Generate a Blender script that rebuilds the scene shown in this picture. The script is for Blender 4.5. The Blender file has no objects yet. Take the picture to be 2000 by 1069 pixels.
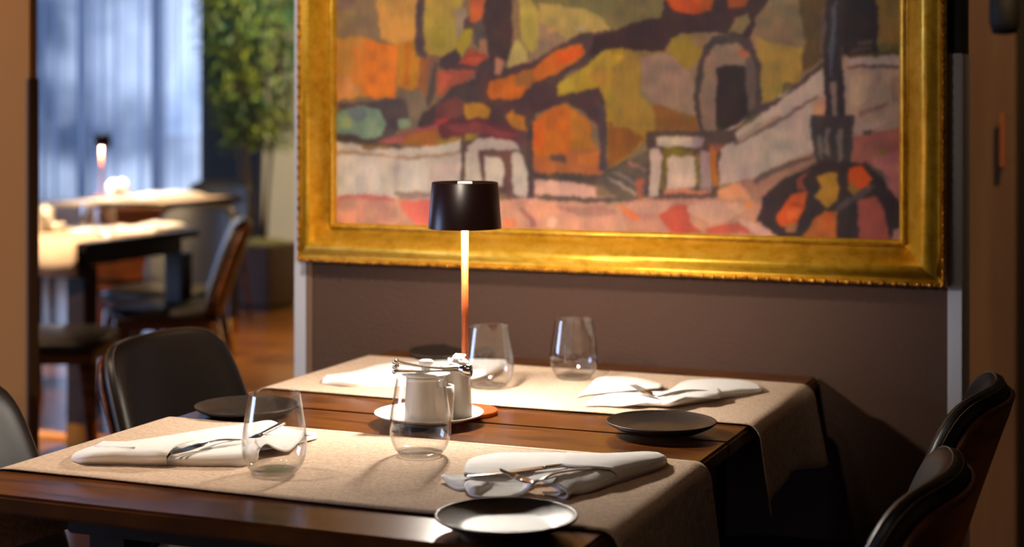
import bpy, bmesh, math, random
import numpy as np
from mathutils import Vector, Matrix, noise
from mathutils.geometry import delaunay_2d_cdt
S = bpy.context.scene
COL = S.collection
R = math.radians
random.seed(7)

# ------------------------------------------------------------------ camera
F, CX, HY, CZ = 3210.0, 1000.0, 205.0, 1.25
YAW = R(22.25)
s_, c_ = math.sin(YAW), math.cos(YAW)
cd = bpy.data.cameras.new('camera'); cam = bpy.data.objects.new('camera', cd); COL.objects.link(cam)
cam.location = (0, 0, CZ); cam.rotation_euler = (R(90), 0, YAW)
cd.sensor_width = 36; cd.lens = F / 2000 * 36; cd.shift_y = -(534.5 - HY) / 2000
cd.clip_start = .05; cd.clip_end = 200
cd.dof.use_dof = True; cd.dof.focus_distance = 2.38; cd.dof.aperture_fstop = 3.1
S.camera = cam

# ------------------------------------------------------------------ colour management, world
S.view_settings.view_transform = 'Standard'
S.view_settings.look = 'None'
S.view_settings.gamma = 1
S.view_settings.exposure = 0.0
S.view_settings.use_curve_mapping = False

def srgb(r, g, b):
    f = lambda v: (v / 255 / 12.92) if v / 255 <= .04045 else ((v / 255 + .055) / 1.055) ** 2.4
    return (f(r), f(g), f(b), 1)

w = bpy.data.worlds.new('world'); S.world = w; w.use_nodes = True
nt = w.node_tree; bg = nt.nodes['Background']
tc = nt.nodes.new('ShaderNodeTexCoord'); nz = nt.nodes.new('ShaderNodeTexNoise'); cr = nt.nodes.new('ShaderNodeValToRGB')
nz.inputs['Scale'].default_value = 14; nz.inputs['Detail'].default_value = 3
nt.links.new(tc.outputs['Generated'], nz.inputs['Vector']); nt.links.new(nz.outputs['Fac'], cr.inputs['Fac'])
cr.color_ramp.elements[0].position = .38; cr.color_ramp.elements[0].color = (.05, .08, .15, 1)
cr.color_ramp.elements[1].position = .62; cr.color_ramp.elements[1].color = (.80, .95, 1.25, 1)
nt.links.new(cr.outputs['Color'], bg.inputs['Color']); bg.inputs['Strength'].default_value = 1.25

def light(name, kind, loc, energy, color, aim=None, size=.1, size_y=None, spot=None, blend=.5):
    d = bpy.data.lights.new(name, kind); o = bpy.data.objects.new(name, d); COL.objects.link(o)
    d.energy = energy; d.color = color; o.location = loc
    if kind == 'AREA':
        d.size = size
        if size_y: d.shape = 'RECTANGLE'; d.size_y = size_y
        else: d.shape = 'DISK'
    elif kind in ('SPOT', 'POINT'):
        d.shadow_soft_size = size
        if kind == 'SPOT': d.spot_size = R(spot); d.spot_blend = blend
    if aim is not None:
        o.rotation_euler = (Vector(aim) - Vector(loc)).to_track_quat('-Z', 'Y').to_euler()
    return o
WARM = (1.0, .62, .30)
# daylight through the big window on the far left of the dining room and through the one behind the curtain
light('window_daylight', 'AREA', (-8.8, -.6, 1.5), 200, (.45, .6, 1.0), aim=(-1, 2.5, 1.0), size=2.6, size_y=2.0)
light('curtain_daylight', 'AREA', (-7.2, 11.3, 1.6), 60, (.45, .62, 1.0), aim=(-5.5, 5, .6), size=2.6, size_y=2.4)
light('added_blue_fill', 'AREA', (-8.9, 6.6, 1.5), 150, (.40, .58, 1.0), aim=(-4, 6.6, .6), size=3.0, size_y=2.0)  # added blue fill for the far chairs and floor, no window opening here
# unseen overhead spots: some read off highlights, others added as fill
light('unseen_spot', 'SPOT', (-.95, .9, 2.75), 250, (1, .89, .74), aim=(-1.25, 3.0, 1.42), size=.05, spot=42, blend=.75)
light('unseen_spot', 'SPOT', (-2.15, 1.70, 2.75), 155, (1, .82, .64), aim=(-1.68, 2.02, .75), size=.04, spot=38, blend=.7)
light('unseen_spot', 'SPOT', (-1.3, .5, 2.75), 16, (1, .75, .5), aim=(-1.1, 2.0, .75), size=.08, spot=70, blend=1)
light('unseen_spot', 'SPOT', (-1.5, 3.9, 2.75), 30, WARM, aim=(-1.9, 2.6, .7), size=.05, spot=60, blend=.7)
light('unseen_spot', 'SPOT', (-3.6, 1.6, 2.75), 122, WARM, aim=(-3.0, 3.2, .8), size=.08, spot=80, blend=.9)
light('unseen_spot', 'SPOT', (-4.3, 3.9, 2.75), 900, (1, .72, .42), aim=(-4.15, 5.15, .70), size=.06, spot=50, blend=.8)  # stands in for an unseen table lamp on the nearest far table
light('unseen_spot', 'SPOT', (-4.2, 7.2, 2.75), 420, (1, .68, .30), aim=(-4.1, 7.0, 0), size=.08, spot=75, blend=.8)
light('unseen_spot', 'SPOT', (-4.5, 7.9, 2.75), 480, (1, .80, .44), aim=(-5.2, 9.4, 1.3), size=.08, spot=80, blend=.9)
light('unseen_spot', 'SPOT', (-3.9, 8.5, 2.72), 260, (1, .82, .5), aim=(-5.15, 9.75, .9), size=.08, spot=60, blend=.9)  # second spot, added to brighten the cream column
light('unseen_spot', 'SPOT', (-3.4, 4.2, 2.75), 40, WARM, aim=(-3.2, 4.3, 0), size=.08, spot=60, blend=.8)
light('unseen_spot', 'SPOT', (.2, 3.0, 2.75), 115, WARM, aim=(-.3, 4.3, 1.2), size=.08, spot=80, blend=.9)  # added fill to brighten the brown wall and door handle

# ------------------------------------------------------------------ helpers
def at(px, py, z):
    """a point of the photograph on the horizontal plane z"""
    a = (px - CX) / F; b = (HY - py) / F
    t = (z - CZ) / b
    return Vector(((a * c_ - s_) * t, (a * s_ + c_) * t, z))
def cam_xy(px, d):
    a = (px - CX) / F * d
    return (a * c_ - d * s_, a * s_ + d * c_)

def tag(o, label=None, cat=None, group=None, kind=None):
    if label: o['label'] = label
    if cat: o['category'] = cat
    if group: o['group'] = group
    if kind: o['kind'] = kind
    return o
def empty(name, loc, label, cat, group=None, rz=0):
    o = bpy.data.objects.new(name, None); COL.objects.link(o)
    o.location = loc; o.rotation_euler = (0, 0, rz); o.empty_display_size = .05
    return tag(o, label, cat, group)
def link(name, me, mat, parent=None, smooth=True):
    if smooth:
        me.polygons.foreach_set('use_smooth', [True] * len(me.polygons))
    if mat: me.materials.append(mat)
    o = bpy.data.objects.new(name, me); COL.objects.link(o)
    if parent: o.parent = parent
    return o
def mesh(name, V, Fc, mat, parent=None, smooth=True):
    me = bpy.data.meshes.new(name); me.from_pydata([tuple(v) for v in V], [], Fc); me.update()
    return link(name, me, mat, parent, smooth)
def frombm(name, bm, mat, parent=None, smooth=False):
    bmesh.ops.recalc_face_normals(bm, faces=bm.faces)
    me = bpy.data.meshes.new(name); bm.to_mesh(me); bm.free()
    return link(name, me, mat, parent, smooth)
def bm_box(bm, a, b, bev=0):
    r = bmesh.ops.create_cube(bm, size=1)
    vs = r['verts']
    for v in vs:
        v.co = Vector(((a[i] + b[i]) / 2 + v.co[i] * (b[i] - a[i]) for i in range(3)))
    if bev:
        es = list({e for v in vs for e in v.link_edges})
        bmesh.ops.bevel(bm, geom=es, offset=bev, segments=2, affect='EDGES')
    return vs
def box(name, a, b, mat, parent=None, bev=0):
    bm = bmesh.new(); bm_box(bm, a, b, bev); return frombm(name, bm, mat, parent)
def struct(o): o['kind'] = 'structure'; return o
def lathe_data(prof, n=64):
    V, Fc, rings = [], [], []
    for r, z in prof:
        if r < 1e-6: rings.append([len(V)]); V.append((0, 0, z))
        else:
            rings.append(list(range(len(V), len(V) + n)))
            V += [(r * math.cos(2 * math.pi * k / n), r * math.sin(2 * math.pi * k / n), z) for k in range(n)]
    for A, B in zip(rings, rings[1:]):
        for k in range(n):
            k2 = (k + 1) % n
            if len(A) == 1 and len(B) == 1: continue
            if len(A) == 1: Fc.append((A[0], B[k2], B[k]))
            elif len(B) == 1: Fc.append((A[k], A[k2], B[0]))
            else: Fc.append((A[k], A[k2], B[k2], B[k]))
    return V, Fc
def lathe(name, prof, mat, parent=None, n=64, loc=None):
    V, Fc = lathe_data(prof, n)
    o = mesh(name, V, Fc, mat, parent)
    if loc is not None: o.location = loc
    return o
def tube_data(path, rad, n=8, V=None, Fc=None):
    V = [] if V is None else V; Fc = [] if Fc is None else Fc
    P = [Vector(p) for p in path]; m = len(P); base = len(V)
    up = Vector((0, 0, 1))
    for i, p in enumerate(P):
        t = (P[min(i + 1, m - 1)] - P[max(i - 1, 0)]).normalized()
        a = t.cross(up)
        if a.length < .05: a = t.cross(Vector((0, 1, 0)))
        a.normalize(); b = a.cross(t)
        r = rad[i] if isinstance(rad, (list, tuple)) else rad
        for k in range(n):
            th = 2 * math.pi * k / n
            V.append(p + a * r * math.cos(th) + b * r * math.sin(th))
    for i in range(m - 1):
        for k in range(n):
            k2 = (k + 1) % n
            Fc.append((base + i * n + k, base + i * n + k2, base + (i + 1) * n + k2, base + (i + 1) * n + k))
    Fc.append(tuple(base + k for k in range(n))[::-1]); Fc.append(tuple(base + (m - 1) * n + k for k in range(n)))
    return V, Fc
def copy_tree(o, parent=None):
    k = o.copy(); COL.objects.link(k); k.parent = parent
    for ch in [x for x in o.children]:
        copy_tree(ch, k)
    return k

# ------------------------------------------------------------------ materials
def mat(name, col, rough=.5, metal=0, spec=.5, coat=0, bump=None, vary=None, sheen=0, emit=None):
    m = bpy.data.materials.new(name); m.use_nodes = True; t = m.node_tree; b = t.nodes['Principled BSDF']
    b.inputs['Base Color'].default_value = col; b.inputs['Roughness'].default_value = rough
    b.inputs['Metallic'].default_value = metal; b.inputs['Specular IOR Level'].default_value = spec
    b.inputs['Coat Weight'].default_value = coat
    if sheen: b.inputs['Sheen Weight'].default_value = sheen
    if emit:
        b.inputs['Emission Color'].default_value = emit[0]; b.inputs['Emission Strength'].default_value = emit[1]
    tcn = t.nodes.new('ShaderNodeTexCoord')
    if vary:   # (scale, other colour, stretch xyz, detail)
        sc, c2, st, det = vary
        mp = t.nodes.new('ShaderNodeMapping'); mp.inputs['Scale'].default_value = st
        n = t.nodes.new('ShaderNodeTexNoise'); n.inputs['Scale'].default_value = sc; n.inputs['Detail'].default_value = det
        mx = t.nodes.new('ShaderNodeMix'); mx.data_type = 'RGBA'
        mr = t.nodes.new('ShaderNodeMapRange'); mr.inputs[1].default_value = .35; mr.inputs[2].default_value = .65
        t.links.new(tcn.outputs['Object'], mp.inputs[0]); t.links.new(mp.outputs[0], n.inputs['Vector'])
        t.links.new(n.outputs['Fac'], mr.inputs[0]); t.links.new(mr.outputs[0], mx.inputs[0])
        mx.inputs[6].default_value = col; mx.inputs[7].default_value = c2
        t.links.new(mx.outputs[2], b.inputs['Base Color'])
    if bump:   # (scale, strength, distance)
        n2 = t.nodes.new('ShaderNodeTexNoise'); n2.inputs['Scale'].default_value = bump[0]; n2.inputs['Detail'].default_value = 4
        bp = t.nodes.new('ShaderNodeBump'); bp.inputs['Strength'].default_value = bump[1]; bp.inputs['Distance'].default_value = bump[2]
        t.links.new(tcn.outputs['Object'], n2.inputs['Vector']); t.links.new(n2.outputs['Fac'], bp.inputs['Height'])
        t.links.new(bp.outputs[0], b.inputs['Normal'])
    return m
M = {}
M['wood_top'] = mat('walnut_table_top', srgb(110, 60, 15), .27, spec=.5, vary=(9, srgb(62, 30, 8), (1, 9, 1), 6), bump=(140, .04, .001))
M['wood_dark'] = mat('dark_stained_wood', srgb(34, 20, 16), .4, vary=(6, srgb(22, 12, 10), (1, 1, 6), 4))
M['chair_wood'] = mat('walnut_chair_wood', srgb(122, 64, 30), .45, vary=(8, srgb(66, 33, 18), (1, 1, 7), 5))
M['leather'] = mat('black_leather', srgb(20, 14, 12), .42, spec=.45, bump=(420, .25, .0006))
M['stitch'] = mat('tan_thread', srgb(120, 95, 70), .8)
M['napkin'] = mat('white_cotton', srgb(246, 242, 238), .9, spec=.1, bump=(900, .12, .0004), sheen=.2)
M['plate'] = mat('dark_stoneware', srgb(34, 27, 23), .42, spec=.5, bump=(300, .1, .0004), vary=(60, srgb(44, 35, 29), (1, 1, 1), 3))
M['china'] = mat('white_china', srgb(238, 232, 222), .18, spec=.6, coat=.3)
M['silver'] = mat('polished_steel', (.72, .7, .68, 1), .14, metal=1)
M['shade'] = mat('brown_lacquered_metal', srgb(38, 16, 14), .33, metal=.2, spec=.6)
M['copper'] = mat('burnt_orange_metal', srgb(176, 84, 34), .42, metal=.25)
M['led'] = mat('lit_diffuser', srgb(255, 225, 170), .5, emit=((1, .78, .48, 1), 6))
M['touch'] = mat('lit_touch_disc', srgb(240, 225, 170), .4, emit=((1, .86, .55, 1), 1.2))
M['wall'] = mat('mauve_grey_textured_plaster', srgb(76, 55, 45), .85, spec=.2, bump=(130, .55, .0035))
M['white_trim'] = mat('white_painted_trim', srgb(176, 174, 182), .5)
M['brown_trim'] = mat('brown_wood_trim', srgb(112, 84, 62), .5)
M['beige_wall'] = mat('warm_beige_wall', srgb(184, 138, 86), .85, spec=.2, bump=(90, .2, .002))
M['brown_wall'] = mat('brown_door_veneer', srgb(122, 92, 58), .6, vary=(3, srgb(104, 76, 48), (5, 1, .4), 3))
M['black_wall'] = mat('near_black_wall', srgb(14, 12, 12), .7)
M['ceiling'] = mat('matt_ceiling_paint', srgb(90, 80, 72), .9)
M['gold_bead'] = mat('gilded_beading', srgb(205, 145, 50), .35, metal=.75, vary=(60, srgb(120, 70, 22), (1, 1, 1), 3))
M['brass'] = mat('brass', srgb(200, 140, 60), .35, metal=.9)
M['leaf'] = mat('green_leaf', srgb(26, 82, 58), .45, vary=(5, srgb(112, 122, 34), (1, 1, 1), 2))
M['stem'] = mat('plant_stem', srgb(92, 70, 44), .7)
M['planter'] = mat('dark_brown_planter', srgb(58, 36, 28), .5)
M['moss'] = mat('moss', srgb(96, 92, 58), .95, bump=(60, 1, .02))
M['window_frame'] = mat('dark_window_frame', srgb(40, 40, 46), .5)

def gold_mat():
    m = mat('aged_gold_leaf', srgb(186, 124, 26), .36, metal=.5)
    t = m.node_tree; b = t.nodes['Principled BSDF']
    tcn = t.nodes.new('ShaderNodeTexCoord')
    n = t.nodes.new('ShaderNodeTexNoise'); n.inputs['Scale'].default_value = 38; n.inputs['Detail'].default_value = 8; n.inputs['Roughness'].default_value = .7
    r = t.nodes.new('ShaderNodeValToRGB'); e = r.color_ramp.elements
    e[0].position = .28; e[0].color = srgb(184, 130, 30); e[1].position = .75; e[1].color = srgb(240, 194, 84)
    k = e.new(.5); k.color = srgb(220, 166, 40)
    t.links.new(tcn.outputs['Object'], n.inputs['Vector']); t.links.new(n.outputs['Fac'], r.inputs['Fac'])
    t.links.new(r.outputs['Color'], b.inputs['Base Color'])
    bp = t.nodes.new('ShaderNodeBump'); bp.inputs['Strength'].default_value = .25; bp.inputs['Distance'].default_value = .001
    t.links.new(n.outputs['Fac'], bp.inputs['Height']); t.links.new(bp.outputs[0], b.inputs['Normal'])
    return m
M['gold'] = gold_mat()

def linen_mat():
    m = mat('beige_linen', srgb(190, 168, 140), .95, spec=.1)
    t = m.node_tree; b = t.nodes['Principled BSDF']; tcn = t.nodes.new('ShaderNodeTexCoord')
    outs = []
    for st in ((900, 90, 90), (90, 900, 900)):
        mp = t.nodes.new('ShaderNodeMapping'); mp.inputs['Scale'].default_value = st
        n = t.nodes.new('ShaderNodeTexNoise'); n.inputs['Scale'].default_value = 1.0; n.inputs['Detail'].default_value = 2
        t.links.new(tcn.outputs['Object'], mp.inputs[0]); t.links.new(mp.outputs[0], n.inputs['Vector']); outs.append(n.outputs['Fac'])
    ad = t.nodes.new('ShaderNodeMath'); ad.operation = 'ADD'
    t.links.new(outs[0], ad.inputs[0]); t.links.new(outs[1], ad.inputs[1])
    r = t.nodes.new('ShaderNodeValToRGB'); e = r.color_ramp.elements
    mul = t.nodes.new('ShaderNodeMath'); mul.operation = 'MULTIPLY'; mul.inputs[1].default_value = .5
    t.links.new(ad.outputs[0], mul.inputs[0]); t.links.new(mul.outputs[0], r.inputs['Fac'])
    e[0].position = .36; e[0].color = srgb(182, 152, 128); e[1].position = .64; e[1].color = srgb(232, 208, 184)
    t.links.new(r.outputs['Color'], b.inputs['Base Color'])
    bp = t.nodes.new('ShaderNodeBump'); bp.inputs['Strength'].default_value = .35; bp.inputs['Distance'].default_value = .0008
    t.links.new(mul.outputs[0], bp.inputs['Height']); t.links.new(bp.outputs[0], b.inputs['Normal'])
    return m
M['linen'] = linen_mat()

def thin_glass(name='clear_thin_glass', tint=(.99, .99, .99, 1), ior=1.5, boost=1.0):
    m = bpy.data.materials.new(name); m.use_nodes = True; t = m.node_tree; t.nodes.clear()
    o = t.nodes.new('ShaderNodeOutputMaterial'); mx = t.nodes.new('ShaderNodeMixShader'); fr = t.nodes.new('ShaderNodeLayerWeight')
    tr = t.nodes.new('ShaderNodeBsdfTransparent'); gl = t.nodes.new('ShaderNodeBsdfGlossy')
    fr.inputs['Blend'].default_value = .5; tr.inputs['Color'].default_value = tint; gl.inputs['Roughness'].default_value = .03
    mm = t.nodes.new('ShaderNodeMath'); mm.operation = 'MULTIPLY'; mm.inputs[1].default_value = boost; mm.use_clamp = True
    mm.operation = 'POWER'; mm.inputs[1].default_value = 3.2
    sc = t.nodes.new('ShaderNodeMath'); sc.operation = 'MULTIPLY_ADD'; sc.inputs[1].default_value = .85; sc.inputs[2].default_value = .06 * boost
    ck = t.nodes.new('ShaderNodeMix'); ck.data_type = 'RGBA'; ck.inputs[6].default_value = tint; ck.inputs[7].default_value = (.78, .79, .80, 1)
    c3 = t.nodes.new('ShaderNodeMath'); c3.operation = 'POWER'; c3.inputs[1].default_value = 4.5; t.links.new(fr.outputs['Facing'], c3.inputs[0])
    t.links.new(c3.outputs[0], ck.inputs[0]); t.links.new(ck.outputs[2], tr.inputs['Color'])
    t.links.new(fr.outputs['Facing'], mm.inputs[0]); t.links.new(mm.outputs[0], sc.inputs[0]); t.links.new(sc.outputs[0], mx.inputs[0])
    t.links.new(tr.outputs[0], mx.inputs[1]); t.links.new(gl.outputs[0], mx.inputs[2]); t.links.new(mx.outputs[0], o.inputs[0])
    return m
M['glass'] = thin_glass()
M['glass_thick'] = thin_glass('thick_glass_foot', (.99, .99, .985, 1), boost=2.6)
M['pane'] = thin_glass('window_glass', (.95, .97, 1, 1))
def sheer_mat():
    m = bpy.data.materials.new('sheer_curtain_voile'); m.use_nodes = True; t = m.node_tree; t.nodes.clear()
    o = t.nodes.new('ShaderNodeOutputMaterial'); mx = t.nodes.new('ShaderNodeMixShader'); lw = t.nodes.new('ShaderNodeLayerWeight')
    tr = t.nodes.new('ShaderNodeBsdfTransparent'); tl = t.nodes.new('ShaderNodeBsdfTranslucent'); df = t.nodes.new('ShaderNodeBsdfDiffuse')
    tl.inputs['Color'].default_value = (.42, .48, .60, 1); df.inputs['Color'].default_value = (.45, .5, .6, 1)
    ad = t.nodes.new('ShaderNodeMixShader'); ad.inputs[0].default_value = .35
    t.links.new(tl.outputs[0], ad.inputs[1]); t.links.new(df.outputs[0], ad.inputs[2])
    lw.inputs['Blend'].default_value = .5
    mr = t.nodes.new('ShaderNodeMapRange'); mr.inputs[1].default_value = 0; mr.inputs[2].default_value = .7; mr.inputs[3].default_value = .08; mr.inputs[4].default_value = .98
    t.links.new(lw.outputs['Facing'], mr.inputs[0]); t.links.new(mr.outputs[0], mx.inputs[0])
    t.links.new(tr.outputs[0], mx.inputs[1]); t.links.new(ad.outputs[0], mx.inputs[2]); t.links.new(mx.outputs[0], o.inputs[0])
    return m
M['sheer'] = sheer_mat()

def floor_mat():
    m = mat('oiled_oak_floor', srgb(150, 98, 44), .22, spec=.5)
    t = m.node_tree; b = t.nodes['Principled BSDF']; tcn = t.nodes.new('ShaderNodeTexCoord')
    br = t.nodes.new('ShaderNodeTexBrick'); br.inputs['Scale'].default_value = 1
    br.inputs['Color1'].default_value = srgb(158, 100, 40); br.inputs['Color2'].default_value = srgb(122, 76, 32); br.inputs['Mortar'].default_value = srgb(50, 28, 16)
    br.inputs['Mortar Size'].default_value = .004; br.inputs['Brick Width'].default_value = 1.4; br.inputs['Row Height'].default_value = .16
    t.links.new(tcn.outputs['Object'], br.inputs['Vector'])
    n = t.nodes.new('ShaderNodeTexNoise'); mp = t.nodes.new('ShaderNodeMapping'); mp.inputs['Scale'].default_value = (2, 30, 1)
    n.inputs['Scale'].default_value = 2; n.inputs['Detail'].default_value = 6
    t.links.new(tcn.outputs['Object'], mp.inputs[0]); t.links.new(mp.outputs[0], n.inputs['Vector'])
    mx = t.nodes.new('ShaderNodeMix'); mx.data_type = 'RGBA'; mx.blend_type = 'MULTIPLY'; mx.inputs[0].default_value = .5
    t.links.new(br.outputs['Color'], mx.inputs[6]); t.links.new(n.outputs['Color'], mx.inputs[7]); t.links.new(mx.outputs[2], b.inputs['Base Color'])
    return m
M['floor'] = floor_mat()

# ------------------------------------------------------------------ room shell
XL, XR, YN, YF, ZC = -9.0, 3.0, -3.0, 10.6, 2.8
struct(box('floor', (XL, YN, -.1), (XR, YF + .6, 0), M['floor']))
struct(box('ceiling', (XL, YN, ZC), (XR, YF + .6, ZC + .1), M['ceiling']))
struct(box('wall_right', (XR, YN, 0), (XR + .1, YF, ZC), M['beige_wall']))
struct(box('wall_front', (XL, YN - .1, 0), (XR, YN, ZC), M['beige_wall']))
# left wall with its window opening
bm = bmesh.new()
bm_box(bm, (XL - .1, YN, 0), (XL, -2.0, ZC)); bm_box(bm, (XL - .1, .8, 0), (XL, YF, ZC))
bm_box(bm, (XL - .1, -2.0, 0), (XL, .8, .4)); bm_box(bm, (XL - .1, -2.0, 2.6), (XL, .8, ZC))
struct(frombm('wall_left', bm, M['beige_wall']))
# far wall with the window behind the curtain
WX0, WX1 = -8.7, -6.62
bm = bmesh.new()
bm_box(bm, (XL, YF, 0), (WX0, YF + .15, ZC)); bm_box(bm, (WX1, YF, 0), (XR, YF + .15, ZC))
bm_box(bm, (WX0, YF, 0), (WX1, YF + .15, .25)); bm_box(bm, (WX0, YF, 2.65), (WX1, YF + .15, ZC))
struct(frombm('wall_back', bm, M['beige_wall']))
win = bpy.data.objects.new('window_1', None); COL.objects.link(win); struct(win)
bm = bmesh.new()
for x in (WX0 + .03, (WX0 * 2 + WX1) / 3, (WX0 + WX1 * 2) / 3, WX1 - .03): bm_box(bm, (x - .03, YF + .03, .25), (x + .03, YF + .09, 2.65))
for z in (.28, 2.62): bm_box(bm, (WX0, YF + .03, z - .03), (WX1, YF + .09, z + .03))
frombm('window_frame', bm, M['window_frame'], win)
for k in range(3):
    x0 = WX0 + (WX1 - WX0) / 3 * k
    box('pane', (x0 + .02, YF + .055, .28), (x0 + (WX1 - WX0) / 3 - .02, YF + .061, 2.6), M['pane'], win)

# painting wall: a partition panel edged by trims
PW = 3.02
struct(box('wall_middle', (-1.69, PW, 0), (-.392, PW + .1, ZC), M['wall']))
struct(box('trim_1', (-1.727, PW - .004, 0), (-1.700, PW + .1, ZC), M['white_trim']))
struct(box('trim_2', (-1.700, PW - .002, 0), (-1.686, PW + .09, ZC), M['brown_trim']))
struct(box('trim_3', (-.392, PW - .006, 0), (-.3655, PW + .1, 1.342), M['white_trim'], bev=.002))
struct(box('trim_4', (-.392, PW + .0, 1.342), (-.3675, PW + .1, ZC), M['black_wall']))
# partition on the left, its metal edge strip starts above head-of-table height
struct(box('wall_partition', (-5.4, 3.27, 0), (-2.612, 3.30, ZC), M['beige_wall']))
struct(box('trim_5', (-2.617, 3.262, 0), (-2.606, 3.302, 1.315), mat('bronze_edge_strip', srgb(92, 64, 42), .5), bev=.003))
# wall and door behind on the right
struct(box('wall_rear', (-1.9, 4.55, 0), (-.416, 4.65, ZC), M['brown_wall']))
struct(box('wall_dark', (-.416, 4.62, 0), (XR, 4.7, ZC), M['black_wall']))
hx, hy = cam_xy(1947, 4.22)
dh = box('door_handle', (hx - .006, 4.5, 1.083), (hx + .007, 4.515, 1.23), mat('orange_bronze', srgb(160, 92, 48), .5, metal=.1), bev=.003)
bm = bmesh.new()
for z in (1.10, 1.215): bm_box(bm, (hx - .004, 4.514, z - .004), (hx + .004, 4.551, z + .004))
hm = frombm('handle_mount', bm, M['brass'], dh); hm['kind'] = 'stuff'
tag(dh, 'small vertical brass pull handle on the brown wall at the right', 'handle')
x0, y0 = cam_xy(1962, 4.0)
sp = lathe('pendant_fixture', [(0, 0), (.028, .004), (.036, .03), (.036, .09), (.02, .11), (0, .112)], M['black_wall'], loc=(x0, y0, 1.42))
tag(sp, 'small dark rounded fixture hanging high before the brown wall at the right', 'pendant')
lathe('cord', [(0, .112), (.003, .112), (.003, 1.378), (0, 1.379)], M['black_wall'], parent=sp, n=8)
# threshold strip in the floor
struct(box('trim_6', (-6.5, 5.03, 0), (-3.2, 5.10, .012), mat('oak_threshold', srgb(196, 134, 66), .45), bev=.003))
# dark wall section and beige column beyond the plant
struct(box('wall_niche', (-6.62, 10.2, 0), (-5.5, 10.59, ZC), M['black_wall']))
struct(box('column_1', (-5.84, 9.75, 0), (-4.6, 10.19, ZC), mat('cream_column_paint', srgb(206, 186, 140), .8)))

# curtain with vertical folds
def curtain():
    x0, x1, n = -8.75, -6.71, 900
    V, Fc = [], []
    for j, z in enumerate(np.linspace(.02, 2.74, 12)):
        for i in range(n + 1):
            u = i / n; x = x0 + (x1 - x0) * u
            y = 10.36 + .042 * math.sin(u * 92 + 2.2 * math.sin(u * 23)) + .014 * math.sin(u * 260 + 2 * math.sin(u * 31)) + .01 * noise.noise((u * 60, z * .8, 3))
            V.append((x + (.02 * math.sin(z * 1.3 + 1) if u > .97 else 0), y, z))
    for j in range(11):
        for i in range(n):
            a = j * (n + 1) + i
            Fc.append((a, a + 1, a + n + 2, a + n + 1))
    o = mesh('curtain', V, Fc, M['sheer'])
    tag(o, 'bright sheer bluish curtain hanging in vertical folds before the far window', 'curtain')
curtain()

# ------------------------------------------------------------------ dining tables (foreground)
TX0, TX1 = -1.497, -.625
def dining_table(y0, y1, label, legs):
    t = empty('dining_table', ((TX0 + TX1) / 2, (y0 + y1) / 2, 0), label, 'table', 'foreground dining tables pushed together')
    w2, d2 = (TX1 - TX0) / 2, (y1 - y0) / 2
    box('table_top', (-w2, -d2, .725), (w2, d2, .75), M['wood_top'], t, bev=.004)
    box('apron', (-w2 + .12, -d2 + .1, .68), (w2 - .12, d2 - .1, .7245), M['wood_dark'], t, bev=.003)
    for sx in (-1, 1):
        for sy in (-1, 1):
            cx, cy = sx * (w2 - .17), sy * (d2 - .15)
            box('leg', (cx - .03, cy - .03, 0), (cx + .03, cy + .03, .68), M['wood_dark'], t, bev=.003)
    return t
dining_table(1.700, 2.3745, 'nearer dark walnut table with a beige runner under two glasses in front', 0)
dining_table(2.3765, 3.012, 'farther dark walnut table set against the mauve wall below the painting', 0)

def runner(y0, y1, label, seed):
    """linen runner along X, draped over both table ends"""
    rr, t, drop = .02, .0016, .128
    L, Rr = TX0 - .014, TX1 + .014
    path = []
    zt = .7525
    for k in range(6): path.append((L - .0, zt - drop + (drop - rr) * k / 6, -1))
    for k in range(9):
        a = math.pi * (1 - k / 16); path.append((L + rr + rr * math.cos(a), zt - rr + rr * math.sin(a), -1))
    n = 60
    for k in range(1, n): path.append((L + rr + (Rr - L - 2 * rr) * k / n, zt, 0))
    for k in range(9):
        a = math.pi / 2 * (1 - k / 8); path.append((Rr - rr + rr * math.cos(a), zt - rr + rr * math.sin(a), 1))
    for k in range(1, 9): path.append((Rr + .0, zt - rr - (drop - rr) * k / 8, 1))
    ny = 36
    V, Fc = [], []
    m = len(path)
    for j in range(ny + 1):
        v = j / ny
        for i, (x, z, side) in enumerate(path):
            y = y0 + (y1 - y0) * v
            hang = max(0, (zt - z) / drop)
            y += .003 * math.sin(x * 9 + seed) * (1 - hang) * (1 if v < .5 else .6)
            ox = (.012 * math.sin(v * 5.2 + seed) + .006 * math.sin(v * 13 + seed)) * hang ** 1.3 * side + .012 * hang * side
            oy = .012 * hang * (.5 - v) * -1.0 * (1 if side > 0 else 1)
            oz = -.010 * hang * math.cos(v * math.pi * 2) if side > 0 else 0
            lift = .0008 * max(0, noise.noise((x * 14, y * 14, seed))) if not side else 0
            V.append((x + ox, y + oy, z + oz + lift))
    N1 = len(V)
    for i in range(m - 1):
        for j in range(ny):
            a = j * m + i
            Fc.append((a, a + 1, a + m + 1, a + m))
    o = mesh('table_runner', V, Fc, M['linen'])
    so = o.modifiers.new('s', 'SOLIDIFY'); so.thickness = t; so.offset = 1
    tag(o, label, 'table runner', 'beige linen table runners')
    # stitched hem along the long edges
    for jj, nm in ((1, 'hem'), (ny - 1, 'hem')):
        pth = [Vector(V[jj * m + i]) for i in range(m)]
        VV, FF = [], []
        for i, p in enumerate(pth):
            nrm = Vector((0, 0, 1)) if path[i][2] == 0 else Vector((path[i][2] * .8, 0, .3))
            for dy, h in ((-.0016, .0001), (0, .0008), (.0016, .0001)):
                VV.append(p + Vector((0, dy, 0)) + nrm * (t + h))
        for i in range(len(pth) - 1):
            for k in range(2):
                a = i * 3 + k; FF.append((a, a + 3, a + 4, a + 1))
        mesh(nm, VV, FF, M['linen'], o)
    return o
runner(1.812, 2.213, 'beige linen runner on the nearer table, under two glasses in the foreground', 1.0)
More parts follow.
